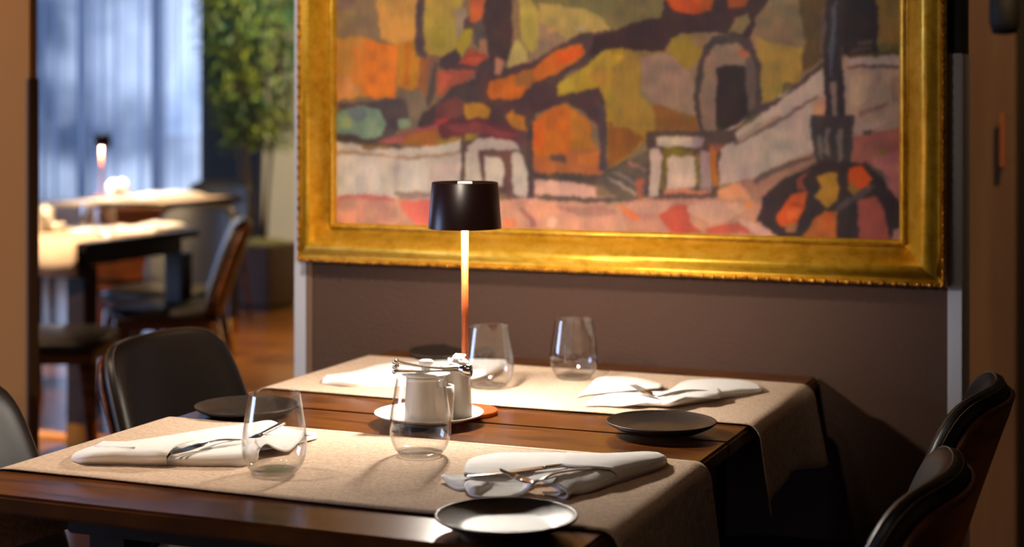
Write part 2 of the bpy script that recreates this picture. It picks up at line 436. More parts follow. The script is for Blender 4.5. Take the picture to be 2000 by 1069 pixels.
runner(2.503, 2.905, 'beige linen runner on the farther table by the wall, its corner hanging down', 2.6)

# ------------------------------------------------------------------ plates
def plate_prof(r, h=.017):
    k = r / .0825
    return [(0, .003), (.05 * k, .003), (.056 * k, .0045), (.066 * k, .0085), (.076 * k, .013), (.0805 * k, h - .0012), (.0818 * k, h), (.0832 * k, h - .0008),
            (.0828 * k, h - .0026), (.078 * k, .0105), (.066 * k, .0045), (.056 * k, .0008), (.053 * k, 0), (.050 * k, .0006), (0, .0006)]
for px, py, lb, tilt in ((989, 1010, 'round black side plate nearest the viewer, on the front runner edge', 0),
                         (1297, 822, 'round black side plate beside the right napkin of the farther table', 0),
                         (482, 789, 'round black side plate behind the left glass, near the table end', 0),
                         (881, 683, 'round black side plate at the wall behind the lamp pole', 0)):
    p = at(px, py, .768); z = .7503
    if lb.startswith('round black side plate nearest') or lb.startswith('round black side plate beside'): z = .7546
    if py == 822: p.y -= .014
    o = lathe('side_plate', plate_prof(.0832), M['plate'], loc=(p.x, p.y, z), n=96)
    tag(o, lb, 'plate', 'black side plates on the tables')

# ------------------------------------------------------------------ glasses
def glass_profiles():
    H = .108; out = []
    pts = [(.0, .0), (.024, .0), (.030, .0025), (.0375, .012), (.0425, .026), (.0438, .040), (.0425, .058), (.0395, .078), (.0362, .098), (.0345, H)]
    def cr(p, n=5):
        res = []
        for i in range(len(p) - 1):
            p0 = p[max(i - 1, 0)]; p1 = p[i]; p2 = p[i + 1]; p3 = p[min(i + 2, len(p) - 1)]
            for k in range(n):
                t = k / n
                res.append(tuple(.5 * ((2 * p1[a]) + (-p0[a] + p2[a]) * t + (2 * p0[a] - 5 * p1[a] + 4 * p2[a] - p3[a]) * t * t + (-p0[a] + 3 * p1[a] - 3 * p2[a] + p3[a]) * t ** 3) for a in range(2)))
        res.append(p[-1]); return res
    outer = cr(pts[2:])
    bowl_out = outer
    inner = [(max(0, r - .0014), z) for r, z in outer if z > .0085]
    rim = [(.0345 - .0004, H + .0005), (.0345 - .0010, H + .0005)]
    bowl = bowl_out + rim + inner[::-1] + [(.028, .0075), (.015, .0066), (0, .0064)]
    base = [(0, .0010), (.018, .0008), (.0235, .0), (.0275, .0008), (.0298, .0028), (.0318, .0052), (.027, .0062), (.015, .0055), (0, .0053)]
    return bowl, base
GB, GBS = glass_profiles()
gl0 = None
for px, py, lb, z in ((536, 925, 'clear stemless glass in the foreground nearest the left end of the table', .7543),
                      (821, 890, 'clear stemless glass before the white sugar set, at the centre', .7543),
                      (955, 757, 'clear stemless glass right behind the lamp pole', .7543),
                      (1121, 740, 'clear stemless glass standing alone farthest back near the wall', .7543)):
    p = at(px, py, z)
    if gl0 is None:
        gl0 = empty('water_glass', (p.x, p.y, z), lb, 'glass', 'stemless water glasses')
        lathe('bowl', GB, M['glass'], gl0, n=96)
        lathe('glass_base', GBS, M['glass_thick'], gl0, n=96)
    else:
        k = copy_tree(gl0); k.location = (p.x, p.y, z); k['label'] = lb

# ------------------------------------------------------------------ table lamp
def table_lamp(x, y, z0, label, sc=1.0, energy=5.5, name='table_lamp'):
    t = empty(name, (x, y, z0), label, 'lamp', 'cordless table lamps'); t.scale = (sc,) * 3
    lathe('base', [(0, 0), (.0505, 0), (.0530, .0015), (.0530, .0065), (.0515, .008), (0, .008)], M['copper'], t, n=96)
    lathe('pole', [(0, .008), (.0054, .008), (.0054, .318), (0, .318)], M['copper'], t, n=24)
    zb, zt = .3005, .3750
    lathe('shade', [(.0595, zb), (.0536, zt - .001), (.0525, zt), (.0515, zt - .001), (.0508, zt - .003), (0, zt - .003), (0, zt - .005),
                    (.0505, zt - .005), (.0583, zb + .0005), (.0588, zb), (.0595, zb)], M['shade'], t, n=96)
    lathe('diffuser', [(0, zb + .018), (.052, zb + .018), (.052, zb + .016), (.006, zb + .014)], M['led'], t, n=48)
    lathe('touch_disc', [(0, zt + .0008), (.0115, zt + .0008), (.0120, zt - .003)], M['touch'], t, n=32)
    l = light('lamp_light', 'POINT', (0, 0, zb + .004), energy, (1, .92, .80), size=.018)
    l.parent = t; l.location = (0, .0, zb + .003)
    # a ring of four emitters around the pole would be equal; the pole itself is thin
    return t
lp = at(908, 799, .7583)
table_lamp(lp.x, lp.y, .7502, 'brown metal table lamp with orange pole at the centre of the tables', energy=22.0)

# ------------------------------------------------------------------ sugar set
sp = at(838, 815, .76)
sau = lathe('saucer', [(0, .0098), (.062, .0098), (.070, .0115), (.080, .0155), (.0858, .0185), (.0862, .0175), (.082, .0145), (.066, .0090), (.042, .0084), (.040, 0), (.037, 0), (.036, .0075), (0, .0075)], M['china'], loc=(sp.x, sp.y, .7503), n=96)
tag(sau, 'white china saucer under the sugar pots beside the lamp', 'saucer')
p1 = at(832, 823.5, .7603)
pot = lathe('sugar_pot', [(0, 0), (.0325, 0), (.0335, .002), (.0330, .02), (.0318, .05), (.0306, .067), (.0312, .0700), (.0298, .0705), (.0285, .066), (.030, .01), (0, .006)], M['china'], loc=(p1.x, p1.y, .7603), n=80)
tag(pot, 'white china sugar pot with a knobbed lid, seen behind the centre glass', 'pot')
lathe('lid', [(.0300, .0707), (.0368, .0728), (.0378, .0742), (.036, .0762), (.025, .0774), (.008, .0780), (.0068, .0800), (.0074, .0850), (.0112, .0900), (.0115, .0935), (.009, .0955), (0, .096)], M['china'], pot, n=64)
p2 = at(889, 815, .7603)
pk = lathe('milk_pot', [(0, 0), (.0250, 0), (.0255, .003), (.0232, .045), (.0218, .072), (.0228, .0755), (.0216, .076), (.0205, .072), (.0230, .006), (0, .005)], M['china'], loc=(p2.x, p2.y + .004, .7603), n=72)
tag(pk, 'taller tapering white china pot nearest the lamp pole, sachets on its lid', 'pot')
lathe('lid', [(.0226, .0762), (.0250, .0782), (.023, .0825), (.01, .084), (0, .0842)], M['china'], pk, n=48)
p3 = at(866, 821, .7603)
pc = lathe('toothpick_pot', [(0, 0), (.0175, 0), (.0180, .002), (.0200, .04), (.0195, .0575), (.0185, .058), (.0178, .055), (.0185, .006), (0, .005)], M['china'], loc=(p3.x + .006, p3.y - .020, .7603), n=64)
tag(pc, 'small white china cup squeezed between the sugar pot and the tapering pot', 'cup')
p2 = p2 + Vector((-.012, -.004, 0))
# paper sachets leaning on the lid
for k, (dx, dy, an, ti) in enumerate(((-.004, -.004, .5, 24), (.006, .002, .8, 32), (.0, .006, .25, 15))):
    bm = bmesh.new(); bm_box(bm, (-.009, -.0165, -.0012), (.009, .0165, .0012), .0006)
    o = frombm('sugar_sachet', bm, M['napkin'])
    o.location = (p2.x + .012 + dx, p2.y + .012 + dy, .8460 + k * .0034); o.rotation_euler = (R(ti * .3), R(ti * .5 - 4), an)
    tag(o, ('white paper sachet lowest on the narrow pot', 'white paper sachet sticking up on the narrow pot', 'white paper sachet topmost on the narrow pot')[k], 'sachet', 'paper sachets on the pot')

def tongs():
    # small steel tongs lying across the lids, sprung end to the left
    zc = .8472
    a = at(773, 716, zc); b = at(921, 723, zc)
    ax = (b - a); L = ax.length; ang = math.atan2(ax.y, ax.x)
    t = empty('sugar_tongs', (a.x, a.y, zc), 'polished steel sugar tongs lying across the lidded pots', 'tongs', rz=ang)
    for sg in (1, -1):
        V, Fc = [], []
        for i in range(25):
            u = i / 24; x = L * .86 * u
            zz = sg * (.0062 * (1 - u) ** 1.1 + .0012 + .0016 * max(0, u - .8) * 5) - .003 * math.sin(u * math.pi) * (1 if sg > 0 else .3)
            hz = .0026 - .0011 * math.sin(u * math.pi); hy = .0062 - .0022 * u
            for k in range(12):
                th = 2 * math.pi * k / 12; V.append((x, hy * math.cos(th), zz + hz * math.sin(th)))
        for i in range(24):
            for k in range(12): k2 = (k + 1) % 12; Fc.append((i * 12 + k, i * 12 + 12 + k, i * 12 + 12 + k2, i * 12 + k2))
        Fc.append(tuple(range(12))); Fc.append(tuple(288 + k for k in range(12))[::-1])
        mesh('arm', V, Fc, M['silver'], t)
        V2, F2 = [], []
        for i in range(11):
            u = i / 10; x = L * .83 + L * .17 * u; h = .0092 * min(1, .30 + 1.1 * u)
            for j in range(13):
                v = j / 12 * 2 - 1
                V2.append((x, -sg * (.0012 + .0055 * (1 - v * v) * min(1, u * 2)), v * h * (1 if abs(v) < .9 or u < .9 else .93) - .0016 * u))
        for i in range(10):
            for j in range(12):
                q = i * 13 + j; F2.append((q, q + 1, q + 14, q + 13))
        cl = mesh('claw', V2, F2, M['silver'], t)
        so = cl.modifiers.new('s', 'SOLIDIFY'); so.thickness = .0011
    V, Fc = [], []
    for dz in (-.0076, 0, .0076):
        tube_data([(0, -.0065, dz), (0, .0065, dz)], .0034, 14, V, Fc)
    h = mesh('sprung_end', V, Fc, M['silver'], t)
tongs()

# ------------------------------------------------------------------ napkins
def inside(X, Y, P):
    c = np.zeros(X.shape, bool); n = len(P)
    for i in range(n):
        x1, y1 = P[i][0], P[i][1]; x2, y2 = P[(i + 1) % n][0], P[(i + 1) % n][1]
        if y1 == y2: continue
        c ^= ((y1 > Y) != (y2 > Y)) & (X < (x2 - x1) * (Y - y1) / (y2 - y1) + x1)
    return c
ZR = .7545
NG = 'white napkins folded around cutlery'
def crom(P, n):
    """Catmull-Rom through the rows of P, n samples per span"""
    P = np.asarray(P, float); out = []
    for i in range(len(P) - 1):
        p0 = P[i - 1] if i else 2 * P[0] - P[1]; p1, p2 = P[i], P[i + 1]; p3 = P[i + 2] if i + 2 < len(P) else 2 * P[-1] - P[-2]
        for k in range(n):
            t = k / n; out.append(.5 * (2 * p1 + (p2 - p0) * t + (2 * p0 - 5 * p1 + 4 * p2 - p3) * t * t + (3 * p1 - p0 - 3 * p2 + p3) * t ** 3))
    out.append(P[-1]); return np.array(out)
def sheet(nk, name, ribs, seed=0, th=.0022, n=7, wrinkle=.0007):
    """cloth sheet lofted through ribs of (px, py, height above the runner)"""
    m = max(len(q) for q in ribs)
    R3 = []
    for q in ribs:
        P = np.array([at(x, y, ZR + z) for x, y, z in q])
        C = crom(P, 12); L = np.concatenate([[0], np.cumsum(np.linalg.norm(np.diff(C, axis=0), axis=1))]); L /= L[-1]
        R3.append(np.stack([np.interp(np.linspace(0, 1, 26), L, C[:, a]) for a in range(3)], 1))
    G = crom(np.array(R3), n)            # (across, along, 3)
    A, B = G.shape[:2]; V = []
    for a in range(A):
        for b in range(B):
            p = G[a, b]; e = min(1, 6 * min(a / (A - 1), 1 - a / (A - 1), b / (B - 1), 1 - b / (B - 1)) + .35)
            w_ = wrinkle * e * (noise.noise((p[0] * 60, p[1] * 110, seed)) + .5 * noise.noise((p[0] * 160, p[1] * 160, seed + 5)))
            V.append((p[0] - nk.location.x, p[1] - nk.location.y, max(p[2] + w_, ZR + .0002) - nk.location.z))
    Fc = []
    for a in range(A - 1):
        for b in range(B - 1): q = a * B + b; Fc.append((q, q + B, q + B + 1, q + 1))
    o = mesh(name, V, Fc, M['napkin'], nk)
    so = o.modifiers.new('s', 'SOLIDIFY'); so.thickness = th; so.offset = 0
    # stitched hem cord around the free edges
    loop = [a * B for a in range(A)] + [(A - 1) * B + b for b in range(1, B)] + [a * B + B - 1 for a in range(A - 2, -1, -1)]
    VV, FF = [], []
    tube_data([V[k] for k in loop], th * .62, 6, VV, FF)
    mesh('hem', VV, FF, M['napkin'], o)
    return o
def cpath(pts, n=10):
    return [Vector(p) for p in crom([at(x, y, ZR + z) for x, y, z in pts], n)]
def sweep(P, s0, s1, widths, th, V, Fc, side0=0., zoff=0., round_=False, ns=24):
    """flat bar swept along polyline P between lengths s0 and s1; widths(u) is the half width"""
    L = [0.]
    for a, b in zip(P, P[1:]): L.append(L[-1] + (b - a).length)
    base = len(V); cnt = 0
    for i in range(ns + 1):
        u = i / ns; s = s0 + (s1 - s0) * u; k = 0
        while k < len(L) - 2 and L[k + 1] < s: k += 1
        f = (s - L[k]) / max(1e-9, L[k + 1] - L[k]); p = P[k].lerp(P[k + 1], min(1, f))
        t = (P[min(k + 2, len(P) - 1)] - P[max(k - 1, 0)]).normalized(); sd = t.cross(Vector((0, 0, 1))).normalized(); up = sd.cross(t)
        p = p + sd * side0 + up * zoff; wd = widths(u)
        for a, b in ((-1, -.45), (-.55, -1), (.55, -1), (1, -.45), (1, .45), (.55, 1), (-.55, 1), (-1, .45)): V.append(p + sd * wd * a + up * th * b)
        cnt += 1
    for i in range(cnt - 1):
        for k in range(8): k2 = (k + 1) % 8; Fc.append((base + i * 8 + k, base + i * 8 + k2, base + i * 8 + 8 + k2, base + i * 8 + 8 + k))
    Fc.append(tuple(base + k for k in range(8))[::-1]); Fc.append(tuple(base + (cnt - 1) * 8 + k for k in range(8)))
    return L[-1]
def plen(P): return sum((b - a).length for a, b in zip(P, P[1:]))
def cutlery(kind, pts, label):
    P = cpath(pts); L = plen(P); o0 = P[0].copy(); P = [p - o0 for p in P]
    t = empty(kind, o0, label, kind, kind + ' tucked in the napkins' if kind == 'fork' else 'knives tucked in the napkins')
    if kind == 'fork':
        V, Fc = [], []
        for k in range(4): sweep(P, 0, .034, lambda u: .0007 + .0007 * min(1, u * 3), .0009, V, Fc, side0=(k - 1.5) * .0050)
        mesh('tines', V, Fc, M['silver'], t)
        V, Fc = [], []
        sweep(P, .033, L, lambda u: float(np.interp(u * (L - .033), [0, .008, .016, .024, .04, max(.06, (L - .033) * .8), L - .033], [.0093, .0098, .0078, .0038, .0026, .0048, .0045])), .0011, V, Fc, ns=40)
        mesh('handle', V, Fc, M['silver'], t)
    else:
        V, Fc = [], []; BL = L * .6
        sweep(P, 0, BL, lambda u: .0015 + .0075 * min(1, u * 3.5) ** .7, .0008, V, Fc)
        mesh('blade', V, Fc, M['silver'], t)
        V, Fc = [], []
        sweep(P, BL - .002, L, lambda u: .0042 + .0014 * u, .0022, V, Fc)
        mesh('handle', V, Fc, M['silver'], t)
    return t
# front right
n1 = empty('napkin', at(1090, 925, ZR), 'white napkin with crossing knife and fork, right of the centre glass in front', 'napkin', NG)
sheet(n1, 'back_flap', [[(906, 924, .002), (908, 912, .005), (914, 900, .004)], [(940, 928, .004), (935, 908, .008), (938, 892, .004)], [(985, 926, .005), (985, 905, .009), (982, 886, .004)], [(1030, 924, .006), (1032, 903, .008), (1035, 886, .004)], [(1075, 922, .008), (1080, 902, .011), (1085, 886, .005)], [(1110, 918, .008), (1112, 902, .011), (1115, 887, .005)]], 1)
sheet(n1, 'tail_flap', [[(863, 930, .007), (865, 930, .007), (868, 929, .007)], [(880, 950, .0015), (886, 940, .006), (896, 930, .009)], [(905, 957, .0015), (915, 944, .007), (930, 933, .010)], [(960, 952, .002), (965, 941, .007), (975, 929, .010)], [(1030, 948, .005), (1035, 936, .009), (1045, 922, .012)]], 2)
sheet(n1, 'tongue_flap', [[(909, 948, .006), (912, 943, .009), (918, 940, .010)], [(917, 964, .003), (930, 953, .010), (945, 943, .012)], [(943, 971, .0015), (955, 958, .004), (970, 944, .008)], [(1003, 970, .0015), (1004, 958, .004), (1004, 944, .008)], [(1027, 962, .006), (1026, 952, .007), (1025, 940, .010)], [(1041, 947, .014), (1038, 941, .015), (1036, 933, .015)], [(1054, 940, .019), (1056, 934, .019), (1060, 927, .018)], [(1078, 944, .019), (1085, 935, .021), (1092, 924, .020)]], 3)
sheet(n1, 'near_roll', [[(1060, 962, .003), (1101, 974, .0015), (1108, 965, .008), (1092, 950, .0145), (1066, 941, .018), (1045, 940, .019), (1036, 948, .015)], [(1120, 962, .002), (1140, 963, .0015), (1145, 952, .009), (1132, 938, .016), (1106, 930, .020), (1082, 928, .021), (1064, 931, .019)], [(1165, 950, .002), (1180, 950, .0015), (1183, 940, .009), (1173, 927, .016), (1150, 920, .019), (1130, 918, .020), (1108, 919, .019)], [(1200, 940, .002), (1213, 938, .0015), (1213, 929, .009), (1205, 920, .014), (1190, 915, .016), (1170, 913, .017), (1150, 913, .016)]], 4)
sheet(n1, 'inner_layer', [[(1064, 966, .002), (1084, 968, .004), (1094, 963, .009), (1082, 952, .0125), (1062, 947, .013)], [(1120, 955, .002), (1130, 955, .004), (1135, 949, .008), (1120, 940, .012), (1100, 938, .012)]], 44)
sheet(n1, 'sleeve', [[(1208, 940, .0015), (1205, 927, .013), (1195, 917, .020), (1158, 913, .023), (1108, 910, .022), (1097, 900, .017), (1107, 885, .006)], [(1232, 932, .0015), (1228, 917, .015), (1216, 905, .021), (1190, 902, .023), (1150, 899, .019), (1132, 893, .015), (1142, 887, .005)], [(1265, 922, .0015), (1262, 907, .015), (1250, 897, .020), (1235, 893, .021), (1205, 891, .018), (1187, 889, .013), (1196, 887, .004)], [(1292, 912, .0015), (1292, 901, .012), (1286, 892, .016), (1276, 889, .017), (1260, 886, .014), (1250, 884, .010), (1256, 884, .003)], [(1301, 905, .0015), (1301, 898, .006), (1298, 892, .010), (1292, 889, .011), (1286, 886, .010), (1282, 885, .006), (1280, 885, .002)]], 5, n=10)
cutlery('knife', [(907, 931, .0125), (1000, 922, .0145), (1085, 911, .0165), (1160, 903, .0165)], 'steel knife with dark-reflecting blade on the front right napkin')
cutlery('fork', [(976, 918, .028), (1005, 930, .020), (1038, 942, .0155), (1060, 936, .021), (1085, 925, .0245), (1130, 918, .0235), (1180, 915, .018)], 'steel fork, tines pointing up, on the front right napkin')
# front left
n2 = empty('napkin', at(370, 880, ZR), 'white napkin rolled around cutlery at the left end of the nearer table', 'napkin', NG)
sheet(n2, 'back_panel', [[(230, 884, .004), (235, 874, .008), (232, 866, .004)], [(325, 884, .006), (328, 866, .011), (325, 853, .004)], [(420, 882, .008), (420, 860, .012), (415, 838, .004)], [(490, 880, .008), (490, 856, .012), (485, 829, .004)], [(540, 874, .006), (545, 853, .010), (528, 823, .004)], [(585, 864, .004), (590, 852, .008), (562, 838, .003)], [(618, 856, .002), (618, 851, .004), (615, 847, .002)]], 6)
sheet(n2, 'near_roll', [[(326, 907, .0015), (328, 896, .010), (336, 888, .013), (352, 883, .009)], [(380, 909, .0015), (382, 895, .012), (393, 884, .015), (412, 876, .010)], [(440, 909, .0015), (442, 892, .014), (452, 876, .018), (468, 864, .013)], [(476, 909, .0015), (478, 890, .015), (484, 874, .020), (492, 862, .017)], [(502, 899, .002), (504, 886, .013), (507, 873, .019), (510, 862, .018)]], 7)
sheet(n2, 'inner_fold', [[(372, 890, .010), (368, 878, .014), (385, 867, .013)], [(420, 882, .013), (418, 872, .019), (426, 861, .014)], [(470, 873, .017), (470, 864, .021), (472, 855, .015)], [(510, 866, .017), (512, 858, .019), (514, 850, .013)]], 8)
sheet(n2, 'crumpled_end', [[(506, 875, .020), (500, 863, .021), (495, 855, .017)], [(520, 867, .020), (520, 858, .020), (521, 850, .016)], [(540, 877, .010), (543, 864, .013), (548, 851, .014)], [(563, 881, .005), (570, 866, .011), (576, 850, .013)], [(580, 866, .012), (588, 857, .013), (596, 846, .012)], [(594, 847, .016), (604, 846, .012), (611, 847, .008)]], 9)
sheet(n2, 'sleeve', [[(140, 898, .002), (141, 892, .006), (146, 887, .007), (153, 883, .003)], [(160, 904, .0015), (161, 891, .013), (171, 879, .015), (183, 873, .005)], [(200, 906, .0015), (201, 889, .016), (213, 877, .019), (227, 868, .009)], [(250, 907, .0015), (251, 888, .017), (263, 874, .021), (281, 864, .012)], [(300, 908, .0015), (301, 889, .018), (318, 872, .024), (347, 859, .018)], [(324, 908, .0015), (325, 890, .017), (343, 871, .024), (380, 860, .020)]], 10, n=9)
sheet(n2, 'top_fold', [[(186, 872, .014), (192, 868, .014), (200, 864, .010)], [(225, 874, .020), (228, 869, .018), (232, 865, .012)], [(262, 875, .0235), (270, 869, .020), (278, 864, .014)]], 11, th=.003)
cutlery('knife', [(400, 888, .007), (440, 878, .010), (470, 868, .014), (498, 855, .020), (525, 841, .023), (552, 827, .026)], 'slim steel knife seen through the left foreground glass')
cutlery('fork', [(334, 886, .018), (362, 879, .021), (395, 868, .0245), (430, 860, .0245), (470, 860, .020)], 'steel fork tucked into the rolled front left napkin')
# back right
n3 = empty('napkin', at(1310, 770, ZR), 'white napkin with a fork on the farther table, behind the right plate', 'napkin', NG)
sheet(n3, 'back_flap', [[(1126, 776, .002), (1135, 771, .004), (1146, 766, .003)], [(1153, 770, .003), (1158, 755, .007), (1167, 740, .003)], [(1200, 765, .008), (1202, 752, .011), (1206, 737, .004)], [(1250, 761, .010), (1250, 750, .012), (1246, 740, .005)], [(1288, 758, .010), (1291, 755, .010), (1294, 752, .006)]], 12)
sheet(n3, 'body', [[(1142, 793, .002), (1150, 785, .004), (1163, 776, .003)], [(1180, 792, .003), (1186, 781, .007), (1200, 769, .004)], [(1212, 793, .004), (1220, 783, .010), (1240, 768, .007)], [(1244, 790, .008), (1252, 781, .011), (1270, 766, .009)], [(1276, 793, .002), (1287, 784, .012), (1305, 764, .010)], [(1312, 794, .0015), (1319, 783, .016), (1333, 760, .013), (1336, 746, .004)], [(1355, 788, .0015), (1358, 773, .016), (1370, 752, .014), (1375, 742, .004)], [(1400, 780, .0015), (1402, 767, .014), (1410, 749, .013), (1415, 742, .004)], [(1450, 772, .0015), (1452, 761, .011), (1456, 749, .010), (1455, 745, .003)], [(1487, 766, .0015), (1488, 761, .006), (1484, 755, .006), (1480, 752, .002)]], 13, n=6)
sheet(n3, 'cross_fold', [[(1288, 786, .012), (1298, 774, .018), (1312, 762, .014)], [(1330, 776, .017), (1338, 766, .021), (1345, 758, .017)], [(1370, 777, .016), (1374, 766, .020), (1378, 756, .017)], [(1405, 778, .010), (1404, 767, .017), (1402, 757, .014)]], 14)
cutlery('fork', [(1234, 752, .026), (1258, 764, .020), (1283, 775, .018), (1312, 768, .0225), (1345, 763, .0235), (1385, 764, .019)], 'steel fork pointing up-left on the napkin of the farther table')
# back left
n4 = empty('napkin', at(760, 735, ZR), 'white napkin lying on the farther runner, left of the sugar pots', 'napkin', NG)
sheet(n4, 'body', [[(628, 748, .002), (630, 741, .006), (637, 734, .003)], [(680, 754, .0015), (681, 741, .013), (691, 727, .004)], [(740, 755, .0015), (742, 734, .015), (750, 712, .004)], [(820, 753, .0015), (823, 731, .015), (828, 707, .004)], [(900, 746, .0015), (905, 724, .015), (912, 703, .004)], [(950, 736, .0015), (955, 719, .014), (957, 703, .004)], [(987, 717, .002), (989, 710, .006), (986, 704, .002)]], 15)
sheet(n4, 'top_fold', [[(890, 742, .018), (893, 726, .020), (898, 708, .014)], [(930, 738, .018), (935, 722, .024), (940, 705, .014)], [(975, 722, .012), (978, 714, .017), (980, 704, .009)]], 16)

# ------------------------------------------------------------------ chairs
def make_chair(label, group, loc, rz):
    """dining chair facing local +X; origin on the floor below the seat centre"""
    t = empty('dining_chair', loc, label, 'chair', group, rz)
    z0, zm, z1 = .435, .70, .802
    def mid(u, z):           # u in -1..1 across the width
        k = (z - z0) / (z1 - z0)
        wd = .235 - .040 * k
        x = -.185 - .105 * k - .015 * k * k + .055 * u * u * (1 - .15 * k)
        return Vector((x, u * wd, z))
    def bound(th):           # rounded boundary in (u, z) space
        cx, cz = math.cos(th), math.sin(th)
        n = 6.0
        r = (abs(cx) ** n + abs(cz) ** n) ** (-1 / n)
        return cx * r, cz * r
    zc, zh = (z0 + z1) / 2, (z1 - z0) / 2
    NT, NR = 96, 12
    def surf(rr, th):
        bu, bz = bound(th); return mid(bu * rr, zc + zh * bz * rr)
    def nrm(rr, th):
        bu, bz = bound(th); u = bu * rr; z = zc + zh * bz * rr; e = 1e-3
        du = mid(u + e, z) - mid(u - e, z); dz = mid(u, z + e) - mid(u, z - e)
        return du.cross(dz).normalized()     # points to +X (inner side)
    RS = [math.sin(math.pi / 2 * (i / NR) ** .8) for i in range(1, NR + 1)]
    h, r0 = .021, .86
    def off(rr, side):
        f = 1 if rr < r0 else math.sqrt(max(0, 1 - ((rr - r0) / (1 - r0)) ** 2))
        return side * h * f
    # leather pad
    V, Fc = [], []
    for side in (1, -1):
        base = len(V); V.append(surf(0, 0) + nrm(0, 0) * off(0, side))
        rs = RS if side == 1 else RS[:-1]
        for rr in rs:
            for k in range(NT):
                th = 2 * math.pi * k / NT; V.append(surf(rr, th) + nrm(rr, th) * off(rr, side))
        for i in range(len(rs)):
            for k in range(NT):
                k2 = (k + 1) % NT
                if i == 0: f = (base, base + 1 + k, base + 1 + k2)
                else: a = base + 1 + (i - 1) * NT; b = a + NT; f = (a + k, b + k, b + k2, a + k2)
                Fc.append(f if side == 1 else f[::-1])
    i_rim = 1 + (NR - 1) * NT; o_last = 1 + NR * NT + 1 + (NR - 2) * NT
    for k in range(NT):
        k2 = (k + 1) % NT; Fc.append((i_rim + k, o_last + k, o_last + k2, i_rim + k2))
    back = mesh('backrest', V, Fc, M['leather'], t)
    # double row of stitches along the rim
    for sd in (.55, -.55):
        V, Fc = [], []
        rr = r0 + (1 - r0) * math.sqrt(1 - sd * sd * .36) ; pth = []
        for k in range(NT + 1):
            th = 2 * math.pi * k / NT; bu, bz = bound(th)
            c = surf(rr, th); out = (c - surf(.9, th)).normalized()
            pth.append(c + nrm(rr, th) * (h * .33 * (1 if sd > 0 else -1)) + out * .0004)
        tube_data(pth, .0007, 5, V, Fc)
        mesh('stitching', V, Fc, M['stitch'], back)
    # wooden outer shell
    V, Fc = [], []
    for lay, hh in ((0, h + .001), (1, h + .010)):
        base = len(V); V.append(surf(0, 0) - nrm(0, 0) * hh)
        for i, q in enumerate((.3, .6, .8, .9, .925) if lay else (.3, .6, .8, .9, .94)):
            for k in range(NT):
                th = 2 * math.pi * k / NT; V.append(surf(q, th) - nrm(q, th) * hh * (1 if q < .9 or not lay else .96))
        for i in range(5):
            for k in range(NT):
                k2 = (k + 1) % NT
                f = (base, base + 1 + k, base + 1 + k2) if i == 0 else (base + 1 + (i - 1) * NT + k, base + 1 + i * NT + k, base + 1 + i * NT + k2, base + 1 + (i - 1) * NT + k2)
                Fc.append(f[::-1] if lay else f)
    A = 1 + 4 * NT; B = 1 + 5 * NT + 1 + 4 * NT
    for k in range(NT): k2 = (k + 1) % NT; Fc.append((A + k, B + k, B + k2, A + k2))
    mesh('wooden_back_shell', V, Fc, M['chair_wood'], t)
    # seat cushion
    V, Fc = [], []; N2 = 64
    prof = [(0, .470), (.6, .472), (.85, .470), (.95, .463), (1.0, .448), (.98, .430), (.9, .420), (0, .420)]
    for q, z in prof:
        if q == 0: V.append((0.01, 0, z)); continue
        for k in range(N2):
            th = 2 * math.pi * k / N2; n = 3.6; r = (abs(math.cos(th)) ** n + abs(math.sin(th)) ** n) ** (-1 / n)
            ux, uy = math.cos(th) * r * q, math.sin(th) * r * q
            V.append((.01 + ux * .225, uy * (.228 + .012 * ux), z))
    idx = [0] + [1 + i * N2 for i in range(6)] + [1 + 6 * N2]
    for i in range(7):
        a, b = idx[i], idx[i + 1]
        for k in range(N2):
            k2 = (k + 1) % N2
            if i == 0: Fc.append((0, b + k, b + k2))
            elif i == 6: Fc.append((a + k2, a + k, b))
            else: Fc.append((a + k, b + k, b + k2, a + k2))
    mesh('seat', V, Fc, M['leather'], t)
    # frame and legs
    bm = bmesh.new(); bm_box(bm, (-.19, -.19, .385), (.20, .19, .4205), .006); frombm('seat_frame', bm, M['chair_wood'], t)
    for sx, sy in ((1, 1), (1, -1), (-1, 1), (-1, -1)):
        V, Fc = [], []
        top = Vector((sx * .165 + .005, sy * .165, .40)); bot = Vector((sx * .205 - (.03 if sx < 0 else 0), sy * .195, 0))
        tube_data([top.lerp(bot, u) for u in (0, .3, .7, 1)], [.021, .019, .014, .011], 14, V, Fc)
        mesh('leg', V, Fc, M['chair_wood'], t)
    return t
CG = 'black leather chairs at the foreground tables'
ch = make_chair('black leather chair at the far left table end, its whole backrest in view', CG, (-1.575, 2.70, 0), 0)
def place(x, y, rz, label, group, src=None):
    k = copy_tree(src or ch); k.location = (x, y, 0); k.rotation_euler = (0, 0, rz); k['label'] = label; k['group'] = group; return k
place(-1.575, 2.04, 0, 'black leather chair cut by the left edge beside the nearer table', CG)
place(-.580, 2.74, math.pi, 'black leather chair at the right near the wall trim, brown back shell', CG)
place(-.566, 2.09, math.pi, 'black leather chair in the lower right corner, topped by tan stitching', CG)

